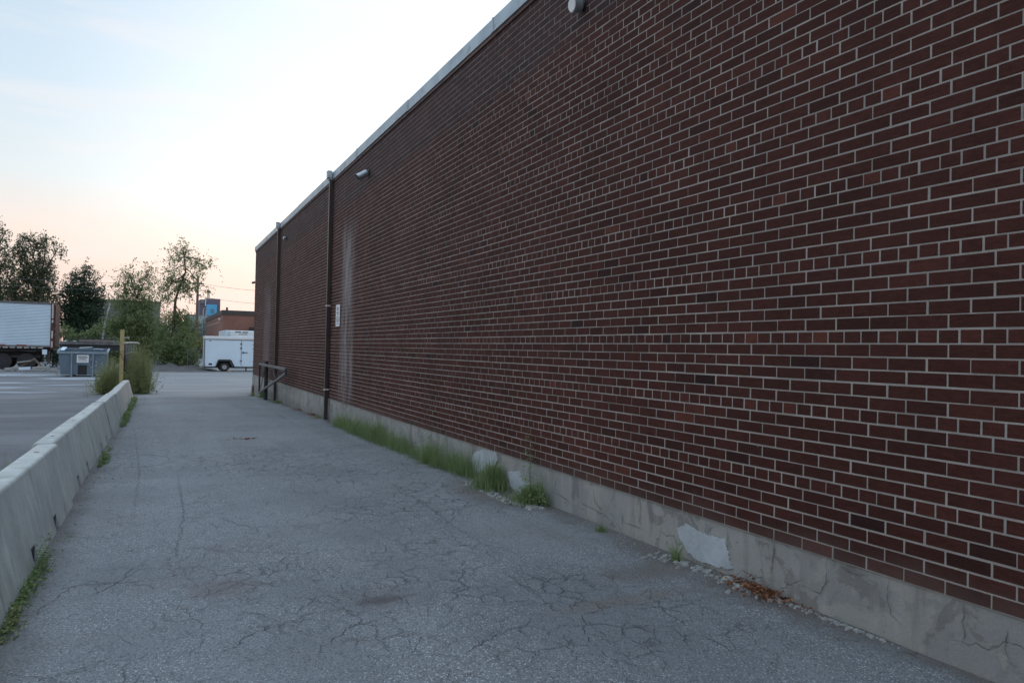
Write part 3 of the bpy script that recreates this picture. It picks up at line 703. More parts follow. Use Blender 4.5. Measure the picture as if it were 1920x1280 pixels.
# sapling clump and tall sparse tree
bs = place(255, 60); tree('ash_tree', bs, 6.5, mkblobs([(245,520,12,14),(232,535,16,14),(262,540,18,14),(275,520,14,18),(282,503,7,12),(236,570,24,20),(272,575,24,20),(250,610,34,24),(225,605,18,18),(290,620,18,24),(255,650,36,24),(215,640,14,18),(240,505,8,8),(270,640,26,18),(240,660,30,16),(285,665,18,14),(210,615,14,16)], 60, bs, .9),
     M_leafm, 'bushy light green tree growing behind the yellow post', .11, 34000, .12, .03, .38, None, 'trees beyond the yard', fill=.25)
bs = place(322, 57)
def tp(px, py): x, z = hx(px, py, 57, bs); return (x, 0, z)
tree('ash_tree', bs, 8.8, mkblobs([(342,470,15,13),(352,462,8,7),(335,490,16,10),(318,510,14,12),(330,528,20,12),(372,495,20,9),(388,490,10,7),(365,520,13,11),(312,535,16,12),(345,540,18,10),(360,545,12,10),(308,560,18,12),(380,545,9,8),(330,600,22,20),(345,640,20,22),(318,650,22,26),(335,670,28,16),(350,600,14,16),(305,625,14,20)], 57, bs, .8),
     M_leafm, 'tall slender tree with an open crown and forked trunk beside the utility pole', .13, 15000, .12, .02, .36, None, 'trees beyond the yard', fill=.15,
     trunk=[(0,0,-.3), tp(324,640), tp(327,590), tp(329,562), tp(338,535), tp(348,510), tp(345,480), tp(343,462)])
def bush(px, Y, lst, lm, label, n=5000, leaf=.12, sd=.25, name='bush', grp=None):
    bs = place(px, Y); return tree(name, bs, 2.5, mkblobs(lst, Y, bs, .8), lm, label, .05, n, leaf, .02, sd, None, grp, 'bush', fill=.1)
bush(125, 72, [(120,625,18,16),(140,635,18,14),(105,640,14,16),(160,640,16,12),(180,630,20,18),(200,622,20,20)], M_leafm, 'low green bush between the semi trailer and the leaning white trunk', 9000)
bush(325, 56, [(312,665,14,20),(335,676,20,12),(350,668,14,14),(325,648,16,14),(300,655,7,16),(340,650,10,10),(364,676,8,8)], M_leafm, 'green bush around the foot of the tall slender tree', 8000)
bush(362, 66, [(355,640,14,14),(370,652,14,12),(345,625,12,12),(380,640,8,10),(362,668,14,10)], M_leafy, 'yellow green bush left of the small white trailer', 5000)
bush(100, 60, [(98,665,10,14),(108,672,8,12)], M_leafd, 'small dark bush between the semi trailer and the dumpster', 1500)
bush(215, 54, [(195,660,20,16),(215,655,18,16),(235,662,16,18),(250,668,14,14)], M_leafm, 'green bush right of the dumpster behind the yellow post', 7000)
# far tree line
rt = 0
for i, (px, top, wd, Y, lb) in enumerate(((350, 598, 22, 150, 'far hazy tree left of the utility pole'), (378, 603, 16, 170, 'far hazy tree between the utility pole and the brick block'), (30, 600, 60, 130, 'far hazy tree behind the semi trailer roof'), (300, 606, 20, 160, 'far hazy tree seen through the slender tree'))):
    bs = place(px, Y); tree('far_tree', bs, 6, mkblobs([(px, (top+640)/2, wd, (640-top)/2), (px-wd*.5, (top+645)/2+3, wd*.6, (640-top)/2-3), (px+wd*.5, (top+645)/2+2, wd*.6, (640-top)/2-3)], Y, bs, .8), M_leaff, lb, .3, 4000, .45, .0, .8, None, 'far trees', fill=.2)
# leaning bleached trunk
bs = place(186, 62); o = empty('dead_tree', bs, 'thin bleached dead trunk leaning right above the dumpster', 'tree')
def q(px, py, y=0): x, z = hx(px, py, 62, bs); return (x, y, z)
b = MB(); b.tube([q(186,694), q(192,640), q(198,600), q(207,566)], [.09, .07, .055, .035], 8); b.build('trunk', M_pale, o, smooth=True)
b = MB(); b.tube([q(207,566), q(215,552), q(222,548)], [.03, .02, .01], 6); b.tube([q(206,568), q(203,552), q(196,543)], [.03, .018, .01], 6); b.tube([q(207,566), q(213,560), q(216,556)], [.025, .015, .008], 6); each(b, 'branch', M_pale, o, smooth=True)

# ------------------------------------------------------------ grass and weeds
def blades(mb, x, y, n, r, h, wd=.0035, lean=.25, stems=False):
    for _ in range(n):
        a = nr.uniform(0, 2*math.pi); rr_ = r*abs(nr.normal(0, .62)); bx, by = x+rr_*math.cos(a), y+rr_*math.sin(a)
        if bx > WX-.01: bx = WX-.01-nr.uniform(0, .03)
        z = gz(by); hh = h*nr.uniform(.35, 1.2)*(1.05-.35*min(1.4, rr_/max(r, .01))); l = nr.normal(0, lean, 2)*hh; f_ = nr.uniform(0, 2*math.pi); w_ = Vector((math.cos(f_), math.sin(f_), 0))*wd*nr.uniform(.6, 1.4)
        p0 = Vector((bx, by, z-.01)); p1 = p0+Vector((l[0]*.4, l[1]*.4, hh*.6)); p2 = p0+Vector((l[0], l[1], hh))
        if p1.x > WX-.004: p1.x = WX-.004
        if p2.x > WX-.004: p2.x = WX-.004
        t_ = nr.uniform(0, 1); k = len(mb.v); mb.v += [tuple(v) for v in (p0-w_, p0+w_, p1+w_*.8, p1-w_*.8, p2)]; mb.c += [t_*.5, t_*.5, t_, t_, t_]
        mb.f += [[k, k+1, k+2, k+3], [k+3, k+2, k+4]]; mb.m += [0, 0]
        if stems:
            for s_ in range(3):
                q0 = p0.lerp(p2, nr.uniform(.35, .95)); dq = Vector(nr.normal(0, 1, 3))*.035; dq.z = abs(dq.z)
                if q0.x+dq.x > WX-.004: dq.x = 0
                mb.poly([q0, q0+w_*.8, q0+dq], 0, t_)
gb = MB()
q0, q1 = atX(637, 792, WX-.05).y, atX(886, 892, WX-.05).y
for i in range(150):
    f_ = i/149; y = q0 + (q1-q0)*f_ + nr.normal(0, .08); dens = min(1, max(.1, .55 + .9*noise.noise(Vector((y*1.1, 3, 0))) + .5*noise.noise(Vector((y*4, 9, 0)))))
    if nr.uniform() < .25: blades(gb, WX-.10+nr.normal(0, .06), y, 5, .10, .48, .0014, .22, True)
    blades(gb, WX-.11+nr.normal(0, .05), y, int(74*dens**1.5)+6, .13, .16+.26*dens*nr.uniform(.6, 1.2), .0016, .30, True)
setp(gb.build('grass_strip', M_grass, tone=True), 'continuous strip of fine green grass along the wall foot', 'grass', kind='stuff')
def tuft(px, py, n, r, h, label, wd=.0035, mat=None, off=.1, lean=.3, stems=False, cat='weed'):
    p = G(px, py); x = min(p.x, WX-off)
    if x < 0: x = footx(p.y)+r*.55
    b = MB(); blades(b, x, p.y, n, r, h, wd, lean, stems)
    o = b.build('grass_tuft', mat or M_grass, tone=True); c = Vector((x, p.y, gz(p.y)))
    for v in o.data.vertices: v.co -= c
    o.location = c; return setp(o, label, cat)
tuft(922, 915, 900, .20, .30, 'thick grass tuft below the pale plaster patch, right of the grass strip', .003, lean=.2)
tuft(1000, 943, 650, .18, .20, 'leafy grass tuft around the tall dry weed stalk', .004, lean=.4, stems=True)
tuft(1137, 994, 140, .05, .07, 'small low grass tuft alone against the cracked foundation', .002, lean=.5)
tuft(1300, 1048, 60, .04, .17, 'sparse spiky grass tuft in front of the largest plaster patch', .003, lean=.4)
tuft(655, 782, 120, .15, .10, 'low brownish tuft right of the nearer drainpipe foot', .003, M_weed)
tuft(518, 745, 260, .16, .30, 'dark weed tuft at the foot of the farther drainpipe', .004, lean=.3, stems=True)
tuft(545, 755, 200, .25, .12, 'low patch of weeds between the two drainpipes', .004, lean=.4)
tuft(497, 742, 90, .15, .15, 'thin weeds at the foot of the folded gate frame', .004, M_weed, off=.3)
# weeds along the barrier foot: short leafy sprigs in the crack between barrier and drive
def foot_weed(y0, y1, n, h, sz, label, mat=None):
    b = MB(); yc = (y0+y1)/2; org = Vector((footx(yc)+.03, yc, gz(yc)))
    for _ in range(n):
        y = nr.uniform(y0, y1) if nr.uniform() < .5 else nr.normal(yc, (y1-y0)/5); hh = h*nr.uniform(.2, 1)*(1-.5*abs(y-yc)/(y1-y0)*2); x = footx(y)+.012+abs(nr.normal(0, .03))
        P0_ = Vector((x, y, gz(y)-.01)); P1_ = P0_+Vector((abs(nr.normal(0, .3))*hh, nr.normal(0, .35)*hh, hh)); w_ = Vector((0, .0016, 0)); t_ = nr.uniform(0, 1); k = len(b.v)
        b.v += [tuple(v-org) for v in (P0_-w_, P0_+w_, P1_)]; b.c += [t_*.5]*3; b.f.append([k, k+1, k+2]); b.m.append(0)
        for j in range(9):
            c = P0_.lerp(P1_, nr.uniform(.1, 1)); d = Vector((abs(nr.normal(0, 1)), nr.normal(0, 1), nr.normal(.3, .6))).normalized(); s_ = d.cross(Vector(nr.normal(0,1,3))).normalized(); l = sz*nr.uniform(.5, 1.3)
            b.poly([c-org, c-org+d*l*.5+s_*l*.22, c-org+d*l, c-org+d*l*.5-s_*l*.22], 0, nr.uniform(0, 1))
    o = b.build('weed', mat or M_grass, tone=True); o.location = org; return setp(o, label, 'weed')
foot_weed(4.3, 5.35, 150, .13, .022, 'green and yellow weeds along the barrier foot in the lower left corner')
foot_weed(5.15, 5.5, 60, .30, .020, 'tall thin sprig climbing the face of the nearest whole barrier')
foot_weed(4.1, 4.6, 70, .12, .024, 'yellowish weeds at the very left edge of the drive', M_weed)
foot_weed(9.9, 10.9, 130, .16, .03, 'green tuft against the barrier foot at a joint of the row')
foot_weed(14.9, 17.5, 200, .28, .04, 'leafy weeds at the barrier foot farther on')
foot_weed(18.5, 24.5, 330, .26, .05, 'long strip of weeds at the far end of the barrier row')
foot_weed(11.2, 11.9, 30, .06, .02, 'tiny sprigs between two fork slots of the barrier row')

# weeds left of the barrier
for (px, py, h, lb) in ((15, 905, .5, 'thin dry stalks left of the barrier near the left edge'), (95, 860, .45, 'wispy stalks standing in the lot behind the barrier'), (135, 800, .35, 'short wispy stalks in the lot behind the second joint'), (165, 745, .8, 'tall wispy stalks left of the barrier before the dumpster')):
    p = G(px, py); b = MB(); blades(b, -1.25 if px < 140 else p.x, p.y if px >= 140 else 5.2+px*.03, 16, .25, h, .0025, .18, True); setp(b.build('dry_stalk', M_weed, tone=True), lb, 'weed')
# tall weed stalk by wall
def stalk(px, py, top, label):
    b = MB(); p = atX(px, py, WX-.09); z = gz(p.y); T = atX(top[0], top[1], WX-.05)
    pts = [Vector((p.x, p.y, z)).lerp(T, f_) + Vector((-.02*math.sin(f_*5), .02*math.sin(f_*7), 0)) for f_ in np.linspace(0, 1, 9)]
    o = empty('weed_stalk', (p.x, p.y, z), label, 'weed')
    pts = [q_-o.location for q_ in pts]; b.tube(pts, [.004*(1-.8*i/8) for i in range(9)], 5)
    b.build('stem', M_weed if False else M_bark, o)
    l = MB()
    for k in range(260):
        f_ = nr.uniform(.05, 1)**.8; i = min(7, int(f_*8)); c = pts[i].lerp(pts[i+1], f_*8-i)
        sp_ = .12*(1-f_)+.02; d = Vector((nr.normal(0, sp_)*.6-.01, nr.normal(0, sp_), nr.normal(0, .03)+.03)); c2 = c+d*.6
        if c2.x + o.location.x > WX-.01: c2.x = WX-.01-o.location.x
        s_ = Vector(nr.normal(0, 1, 3)).normalized(); ll = (.035*(1-f_)+.012)*nr.uniform(.6, 1.3); dd = Vector((-abs(nr.normal(0, .6)), nr.normal(0, 1), nr.normal(-.2, .5))).normalized()
        l.poly([c2, c2+dd*ll*.5+s_*ll*.15, c2+dd*ll, c2+dd*ll*.5-s_*ll*.15], 0, nr.uniform(0, 1))
    l.build('leaves', M_grass, o, tone=True)
stalk(1003, 948, (988, 812), 'tall thin dry weed stalk leaning on the brick wall above a grass tuft')
stalk(1020, 950, (1012, 892), 'shorter leafy weed stalk just right of the tall dry one')
# bare dark climbing sprig on barrier
# large weed clumps round the yellow post: many thin stems carrying fine leaves
def weed_clump(px, Y, lst, n, label):
    p = place(px, Y); b = MB()
    for (cx, bw, tw, top) in lst:
        for _ in range(n):
            u = nr.normal(0, .42); f_ = max(.3, 1-abs(u)*.35)*nr.uniform(.55, 1.12)
            x0 = atY(cx+u*bw, 700, Y).x; x1 = atY(cx+u*tw+nr.normal(0, tw*.12), 700, Y).x; zt_ = gz(Y)+(atY(cx, top, Y).z-gz(Y))*f_
            dy = nr.normal(0, .3); P0_ = Vector((x0, Y+dy*.5, gz(Y)-.02)); P1_ = Vector((x1, Y+dy, zt_)); pm = P0_.lerp(P1_, .5)+Vector((nr.normal(0,.04), 0, .05))
            w_ = Vector((.003, 0, 0)); t_ = nr.uniform(0, 1); k = len(b.v); b.v += [tuple(v-p) for v in (P0_-w_, P0_+w_, pm+w_*.7, pm-w_*.7, P1_)]; b.c += [t_*.6]*5; b.f += [[k,k+1,k+2,k+3],[k+3,k+2,k+4]]; b.m += [0,0]
            for j in range(34):
                g = nr.uniform(.08, 1); c = (P0_.lerp(pm, g*2) if g < .5 else pm.lerp(P1_, g*2-1)); d = Vector((nr.normal(), nr.normal(), abs(nr.normal(.6, .8)))).normalized(); s_ = d.cross(Vector(nr.normal(0,1,3))).normalized(); l = .09*nr.uniform(.4, 1.3)*(1.25-g*.8)
                b.poly([c-p, c-p+d*l*.5+s_*l*.11, c-p+d*l, c-p+d*l*.5-s_*l*.11], 0, min(1, t_*.5+nr.uniform(0, .5)))
    o = b.build('weed_clump', M_weed, tone=True); o.location = p; setp(o, label, 'weeds', 'weed clumps round the yellow post')
weed_clump(205, 28.6, [(203, 18, 34, 664), (215, 14, 26, 668), (193, 14, 28, 690)], 120, 'feathery weed clump left of the yellow post')
weed_clump(258, 28.6, [(260, 16, 28, 640), (272, 12, 22, 630), (250, 14, 20, 652), (266, 20, 34, 680)], 125, 'tall feathery weed clump right of the yellow post')
weed_clump(234, 29.2, [(236, 12, 18, 665)], 60, 'low weeds around the foot of the yellow post')

# ------------------------------------------------------------ stones, leaves
def stone(mb, c, r, flat=.4, sd=0):
    rr = random.Random(sd); n = 7; z0 = c[2]; top = []; bot = []
    for j in range(n):
        a = 2*math.pi*j/n; q_ = r*rr.uniform(.6, 1.15); bot.append((c[0]+q_*math.cos(a), c[1]+q_*math.sin(a)*.75, z0-.004)); top.append((c[0]+q_*.75*math.cos(a), c[1]+q_*.75*.75*math.sin(a), z0+r*flat*rr.uniform(.6, 1.2)))
    k = len(mb.v); mb.v += bot+top; mb.c += [.5]*(2*n)
    for j in range(n): mb.f.append([k+j, k+(j+1)%n, k+n+(j+1)%n, k+n+j]); mb.m.append(0)
    mb.f.append([k+n+j for j in range(n)]); mb.m.append(0)
sb = MB()
def chips(pts, n, r0, r1, spread):
    for k in range(n):
        f_ = nr.uniform(0, 1)*(len(pts)-1); i = min(int(f_), len(pts)-2); a = G(*pts[i]); c = G(*pts[i+1]); p = a.lerp(c, f_-i)
        x = p.x + nr.normal(0, spread); y = p.y + nr.normal(0, spread*1.5)
        if x > WX-.02: x = WX-.02-abs(nr.normal(0, .02))
        stone(sb, (x, y, gsurf(Vector((x, y, 0)))), nr.uniform(r0, r1), nr.uniform(.25, .6), k)
chips([(880,903),(915,921),(960,943),(1020,956)], 150, .010, .042, .035)
chips([(1215,1040),(1290,1060),(1400,1105),(1480,1130)], 150, .006, .03, .04)
chips([(1480,1130),(1600,1170),(1660,1190)], 120, .004, .02, .05)
chips([(890,900),(1100,980),(1300,1070)], 160, .004, .012, .08)
for k in range(700):
    x, y = nr.uniform(-.6, 3.3), 2.2 + 14*nr.uniform(0, 1)**1.6; stone(sb, (x, y, gsurf(Vector((x, y, 0)))), nr.uniform(.002, .006), .7, k)
for k in range(160):   # along barrier foot
    y = nr.uniform(3.5, 20); x = footx(y)+.03 + abs(nr.normal(0, .06)); stone(sb, (x, y, gsurf(Vector((x, y, 0)))), nr.uniform(.004, .016), .6, k)
setp(sb.build('gravel', M_stone), 'loose grey stone chips and grit scattered along the wall foot and drive', 'gravel', kind='stuff')
for i, (px, py, r, lb) in enumerate(((1284, 1060, .055, 'flat grey stone slab under the spiky grass tuft'), (1312, 1066, .04, 'second flat stone just right of the slab under the spiky tuft'), (1376, 1086, .045, 'grey stone flake at the left end of the chip pile'), (1385, 1100, .04, 'grey stone flake touching the brown leaves'), (1366, 1110, .03, 'small grey flake left of the brown leaves'), (1278, 1125, .018, 'small lone stone on the reddish crack line'))):
    p = G(px, py); b = MB(); stone(b, (0, 0, 0), r, .35, i+31); o = b.build('stone', M_stone, bevel=.002); o.location = (min(p.x, WX-.06), p.y, gsurf(p)+.002); o.rotation_euler = (rnd.uniform(-.15,.15), rnd.uniform(-.15,.15), rnd.uniform(0,6)); setp(o, lb, 'stone', 'flat stones at the wall foot')
lb_ = MB()
def litter(px, py, n, sx, sy, h=.03, size=.022):
    p = G(px, py)
    for _ in range(n):
        x = min(p.x+nr.normal(0, sx), WX-.02); y = p.y+nr.normal(0, sy); z = gsurf(Vector((x, y, 0)))+.004+abs(nr.normal(0, h))
        d = Vector((nr.normal(), nr.normal(), nr.normal()*.5)).normalized(); s_ = d.cross(Vector(nr.normal(0, 1, 3))).normalized(); l = size*nr.uniform(.5, 1.5)
        c = Vector((x, y, z)); lb_.poly([c, c+d*l*.5+s_*l*.3, c+d*l, c+d*l*.5-s_*l*.3], 0, nr.uniform(0, 1))
litter(1425, 1112, 550, .05, .11, .018); litter(1400, 1100, 100, .04, .05, .01); litter(590, 778, 120, .08, .3, .01, .03); litter(560, 768, 80, .1, .2, .01, .03); litter(460, 823, 60, .12, .05, .006, .03)
litter(715, 1118, 70, .12, .1, .003, .010); litter(195, 848, 20, .1, .1, .004, .02); litter(175, 900, 15, .15, .15, .004, .02); litter(1500, 1135, 40, .05, .1, .005, .014)
setp(lb_.build('dead_leaves', M_dry, tone=True), 'rust brown dead leaves heaped against the foundation and scattered nearby', 'leaves', kind='stuff')

# ------------------------------------------------------------ yellow post and bent gate panel
p = place(229, 28.2); T = atY(228.5, 618, 28.2).z; o = empty('yellow_post', p, 'tall faded yellow square post beyond the last barrier', 'post')
MB().box((-.062, -.06, -.1), (.062, .06, T-p.z)).build('pole', M_yellow, o, bevel=.008)
b = MB(); b.box((-.065, -.063, 1.42), (.065, .063, 1.435)); b.box((-.065, -.063, 1.52), (.065, .063, 1.535)); b.tube([(-.07, -.066, 1.54), (.02, -.072, 1.3), (.07, -.066, 1.2)], .006, 5); b.build('wire_band', M_dark, o)
o = empty('gate_panel', place(246, 28.8), 'bent rusty gate panel leaning behind the yellow post among weeds', 'gate panel')
def q2(px, py, dy=0): p = atY(px, py, 28.8+dy); return p - o.location
b = MB(); b.tube([q2(233,643), q2(247,642.5), q2(258,643), q2(262,645)], .035, 8); b.build('top_rail', M_clamp, o, smooth=True); b = MB(); b.tube([q2(262,645), q2(259,660), q2(254,686)], .028, 8); b.tube([q2(232,696), q2(243,689), q2(254,685)], .024, 8); b.tube([q2(233,643), q2(233,696)], .03, 8); b.build('frame', M_rust, o, smooth=True)
b = MB(); b.tube([q2(232,664), q2(246,660), q2(260,662)], .02, 8); b.build('middle_rail', M_yellow, o, smooth=True)
b = MB()
for px in (237, 241.5, 246, 251): b.tube([q2(px, 645), q2(px+.5, 700 if px < 250 else 688)], .03 if px < 240 else .022, 8)
each(b, 'bar', M_steel, o, smooth=True)
MB().box((-.12, -.05, 0), (.12, .05, .05)).build('cap', M_woodp, o).location = q2(236, 634, .3)

# ------------------------------------------------------------ dumpster
p = G(158, 706); o = empty('dumpster', p, 'blue grey steel dumpster with a white label and open top', 'dumpster'); o.scale = (1, 1, 1)
k = p.y/1.0
def xo_(px): return atY(px, 690, p.y).x - p.x
x0, x1 = xo_(108), xo_(200); H = 1.32; zl = .12; DPT = 1.7
b = MB()
def shell(b, pts0, pts1):
    n = len(pts0)
    for i in range(n): j = (i+1) % n; b.poly([pts0[i], pts0[j], pts1[j], pts1[i]])
bx0, bx1 = x0+.14, x1-.05
bot = [(bx0, 0, zl), (bx1, 0, zl), (bx1, DPT, zl), (bx0, DPT, zl)]; top = [(x0, 0, H), (x1, 0, H), (x1, DPT, H+.16), (x0, DPT, H+.16)]
# front wall with opening for the fork slot
f0, f1, fh = xo_(146), xo_(163), .62
b.poly([(bx0, 0, zl), (f0, 0, zl), (f0, 0, fh), (f1, 0, fh), (f1, 0, zl), (bx1, 0, zl), (x1, 0, H), (x0, 0, H)])
for i in (1, 2, 3): j = (i+1) % 4; b.poly([bot[i], bot[j], top[j], top[i]])
ins = .05; bi = [(bx0+ins, ins, zl+.05), (bx1-ins, ins, zl+.05), (bx1-ins, DPT-ins, zl+.05), (bx0+ins, DPT-ins, zl+.05)]; ti = [(x0+ins, ins, H), (x1-ins, ins, H), (x1-ins, DPT-ins, H+.16), (x0+ins, DPT-ins, H+.16)]
shell(b, bi[::-1], ti[::-1]); b.poly(bi); b.poly(bot)
b.build('body', M_dump, o)
b = MB(); b.box((f0, .04, zl-.02), (f1, .06, fh)); b.build('recess', M_black, o)
b = MB(); b.box((x0-.05, -.06, H-.09), (x1+.05, .05, H+.02)); b.bar((x0-.01, 0, H), (x0-.01, DPT, H+.17), .09, .1); b.bar((x1+.01, 0, H), (x1+.01, DPT, H+.17), .09, .1); b.box((x0, DPT-.03, H+.1), (x1, DPT+.05, H+.2)); b.build('rim', M_dumpl, o, bevel=.01)
b = MB()
for px in (134, 174): x = xo_(px); b.box((x-.03, -.06, .0), (x+.03, -.002, H-.092))
each(b, 'rib', M_dumpl, o)
b = MB()
for px in (134, 174):
    x = xo_(px); b.box((x-.05, -.055, -.02), (x+.05, .12, zl)); b.box((x-.05, DPT-.2, -.02), (x+.05, DPT, zl))
each(b, 'foot', M_dump, o)
a, c = xo_(143.5), xo_(166); b = MB(); b.box((a, -.022, H-.56), (c, -.006, H-.15)); l = b.build('label', M_lens, o)
b = MB()
for (z, u, v, hh) in ((H-.27, .12, .85, .055), (H-.315, .10, .95, .018), (H-.39, .18, .82, .04), (H-.465, .08, .88, .025)):
    x = a+(c-a)*u; e = a+(c-a)*v
    while x < e-.02: wl = rnd.uniform(.03, .06) if hh > .02 else e-x; b.box((x, -.026, z), (min(e, x+wl), -.0225, z+hh)); x += wl+.012
b.build('lettering', M_dark, l)
b = MB()
for k_ in range(26):   # scuffs of bare paint
    x = xo_(rnd.choice([168, 172, 178, 181, 184, 180])+rnd.uniform(-2, 2)); z = rnd.uniform(.2, 1.1); b.box((x, -.006, z), (x+rnd.uniform(.01, .05), -.002, z+rnd.uniform(.02, .14)))
each(b, 'scuff', M_woodp, o)
DP = p.copy()
for i, (u, v, lb) in enumerate((((116,655),(122,649),'white board sticking up at the left end of the dumpster'), ((150,650),(172,649),'pale sheet lying inside the dumpster'), ((176,652),(192,653),'white scrap at the right end of the dumpster'))):
    b = MB(); A_ = atY(*u, DP.y+.8); B2 = atY(*v, DP.y+1.0); b.bar((0,0,0), B2-A_, .25, .03); ob = b.build('scrap_board', M_white); ob.location = A_ - Vector((0, 0, .05)); setp(ob, lb, 'board', 'boards in the dumpster')
for i, (u, v, lb) in enumerate((((134,640),(144,641),'brown plank piled behind the left of the dumpster'), ((112,643),(124,640),'white strip piled behind the dumpster'), ((136,641),(141,640),'short white strip behind the dumpster'))):
    b = MB(); A_ = atY(*u, DP.y+4.5); B2 = atY(*v, DP.y+4.6); b.bar((0,0,0), B2-A_, .3, .08); ob = b.build('plank', M_woodb if 'brown' in lb else M_white); ob.location = A_; setp(ob, lb, 'plank', 'planks on the flatbed')

# flatbed trailer behind the dumpster
YF = DP.y+4.2; p = place(180, YF); o = empty('flatbed_trailer', p, 'low flatbed trailer with a grey deck and black rack behind the dumpster', 'trailer')
def q3(px, py, dy=0): v = atY(px, py, YF+dy); return v - p
zz = q3(180, 643).z; xa, xb = q3(112, 643).x, q3(224, 643).x
MB().box((xa, 0, zz-.1), (xb, 2.2, zz+.06)).build('deck', M_steel, o); b = MB(); b.box((q3(148,643).x, -.03, zz+.065), (xb-.3, 1.0, zz+.20)); b.build('board', simple('deck_board', (.20,.18,.17), (.15,.14,.135), 3), o)
b = MB(); b.box((xa, 1.9, zz+.21), (xb, 2.0, zz+.26))
for px in (159, 170, 183.5, 192.5, 206.5): x = q3(px, 640).x; b.box((x-.025, 1.9, zz+.05), (x+.025, 1.95, q3(px, 629.5, 1.9).z))
b.box((q3(183.5,630).x, 1.9, q3(190,630.5,1.9).z-.03), (q3(206.5,630).x, 1.95, q3(190,630,1.9).z)); b.build('rack', M_dark, o)
for x in (xa+.8, xb-.9):
    for yy in (.25, 1.85): MB().tube([(x, yy, .4), (x, yy+.22, .4)], .4, 18).build('wheel', M_black, o)
b = MB(); b.box((xa, .1, zz-.45), (xb, .3, zz-.102)); b.build('frame', M_dark, o)

# ------------------------------------------------------------ semi trailer
YS = 55; p = place(50, YS); o = empty('semi_trailer', p, 'long white ribbed semi trailer with rusty rear frame parked at the left edge', 'trailer')
def q4(px, py): v = atY(px, py, YS); return v - p
xr = q4(95, 600).x; xl = xr-12.5; zt = q4(90, 571).z; zb = q4(90, 648).z; xr_end = q4(97.5, 600).x
b = MB(); n = 28; dz = (zt-zb)/n
b.box((xl, .03, zb), (xr, 2.5, zt))
for i in range(n):
    z0 = zb+i*dz; z1 = z0+dz; b.poly([(xl, .0, z0), (xr, 0, z0), (xr, -.03, z0+dz*.7), (xl, -.03, z0+dz*.7)]); b.poly([(xl, -.03, z0+dz*.7), (xr, -.03, z0+dz*.7), (xr, 0, z1), (xl, 0, z1)])
b.build('body', M_trailer, o)
MB().box((xl, .9, .45), (xr-.5, 1.7, zb-.4)).build('underside_shade', M_black, o)  # added black box, stands in for the deep shade beneath the trailer
b = MB(); b.box((xl, -.04, zt+.002), (xr, 2.52, zt+.14)); b.build('roof_rail', M_steel, o)
b = MB(); b.box((xl, -.03, zb-.10), (xr, 0.1, zb-.003)); x = xl
b.build('side_rail', simple('dirty_rail', (.18,.18,.18), (.12,.12,.12), 3), o)
b = MB()
while x < xr-.35: b.box((x+.06, -.045, zb-.19), (x+.34, .05, zb-.103)); x += .38
each(b, 'marker_strip', M_woodp, o)
b = MB()
for px in (0, 40): x = q4(px, 645).x; b.box((x-.25, -.075, zb-.0), (x+.28, -.052, zb+.05))
each(b, 'reflector', M_red, o)
b = MB(); b.box((xr+.002, -.04, zb-.25), (xr+.20, .12, zt+.12)); b.box((xr+.002, 2.4, zb-.25), (xr+.2, 2.54, zt+.12)); b.box((xr+.002, .13, zt-.05), (xr+.2, 2.39, zt+.12)); b.box((xr+.002, .13, zb-.25), (xr+.2, 2.39, zb-.05)); b.build('rear_frame', M_rust, o)
b = MB(); b.box((xr+.205, .1, zb-.05), (xr+.26, 1.25, zt-.02)); b.box((xr+.205, 1.27, zb-.05), (xr+.26, 2.4, zt-.02)); each(b, 'rear_door', M_rust, o)
b = MB()
for (za, zb2) in ((zt-.9, zt+.06), (zt-1.2, zt-1.0), (zb+.5, zb+1.0), (zb-.1, zb+.3)): b.box((xr+.06, -.052, za), (xr+.15, -.042, zb2))
each(b, 'hinge_strip', M_clamp, o)
for x in (xr-1.3, xr-2.6, xl+2.2):
    for yy in (.15, 1.95):
        wo_ = MB().tube([(x, yy, .52), (x, yy+.35, .52)], .52, 22).build('wheel', M_black, o); MB().tube([(x, yy-.012, .52), (x, yy+.05, .52)], .27, 18).build('rim', M_dark, wo_)
b = MB(); b.box((xl, .5, zb-.38), (xr, .7, zb-.102)); b.box((xl, 1.8, zb-.38), (xr, 2.0, zb-.102)); b.box((xr-3.4, .4, .75), (xr-.6, 2.1, .9)); b.build('chassis', M_dark, o)
b = MB(); b.box((xr-.2, .2, .5), (xr-.12, 2.3, .6)); b.bar((xr-.16, .5, .55), (xr-.16, .5, zb-.2), .08); b.bar((xr-.16, 2.0, .55), (xr-.16, 2.0, zb-.2), .08); b.build('rear_bumper', M_rust, o)
b = MB(); b.box((xr-.42, .0, 1.0), (xr-.15, .02, zb-.25)); b.build('plate', M_white, o)
# debris before it
def slab(u, v, wd, th, mat, lb, Y, name='scrap_board', grp='scrap heaped before the semi trailer'):
    A_ = atY(*u, Y); B2 = atY(*v, Y); b = MB(); b.bar((0,0,0), B2-A_, wd, th); ob = b.build(name, mat); ob.location = A_; setp(ob, lb, 'scrap', grp)
slab((38,687), (66,672), .12, .10, M_woodb, 'grey timber leaning up to the left in the scrap heap', 52.8, 'timber_beam')
slab((64,672), (78,687), .12, .10, M_woodb, 'grey timber leaning down to the right in the scrap heap', 52.9, 'timber_beam')
slab((33,679), (58,676), .35, .07, M_woodp, 'pale board lying across the leaning timbers', 52.7)
slab((62,690), (91,688.5), .9, .14, M_woodp, 'long pale board flat on the ground by the dumpster', 52.0)
slab((10,691), (36,689), .6, .10, M_woodp, 'pale board flat on the ground at the left', 52.1)
slab((36,691), (57,690), .5, .16, M_white, 'crumpled white sheet in front of the timbers', 51.7, 'plastic_sheet')
slab((88,693), (105,691), .4, .05, M_woodp, 'thin pale strip beside the dumpster foot', 51.2)
b = MB()
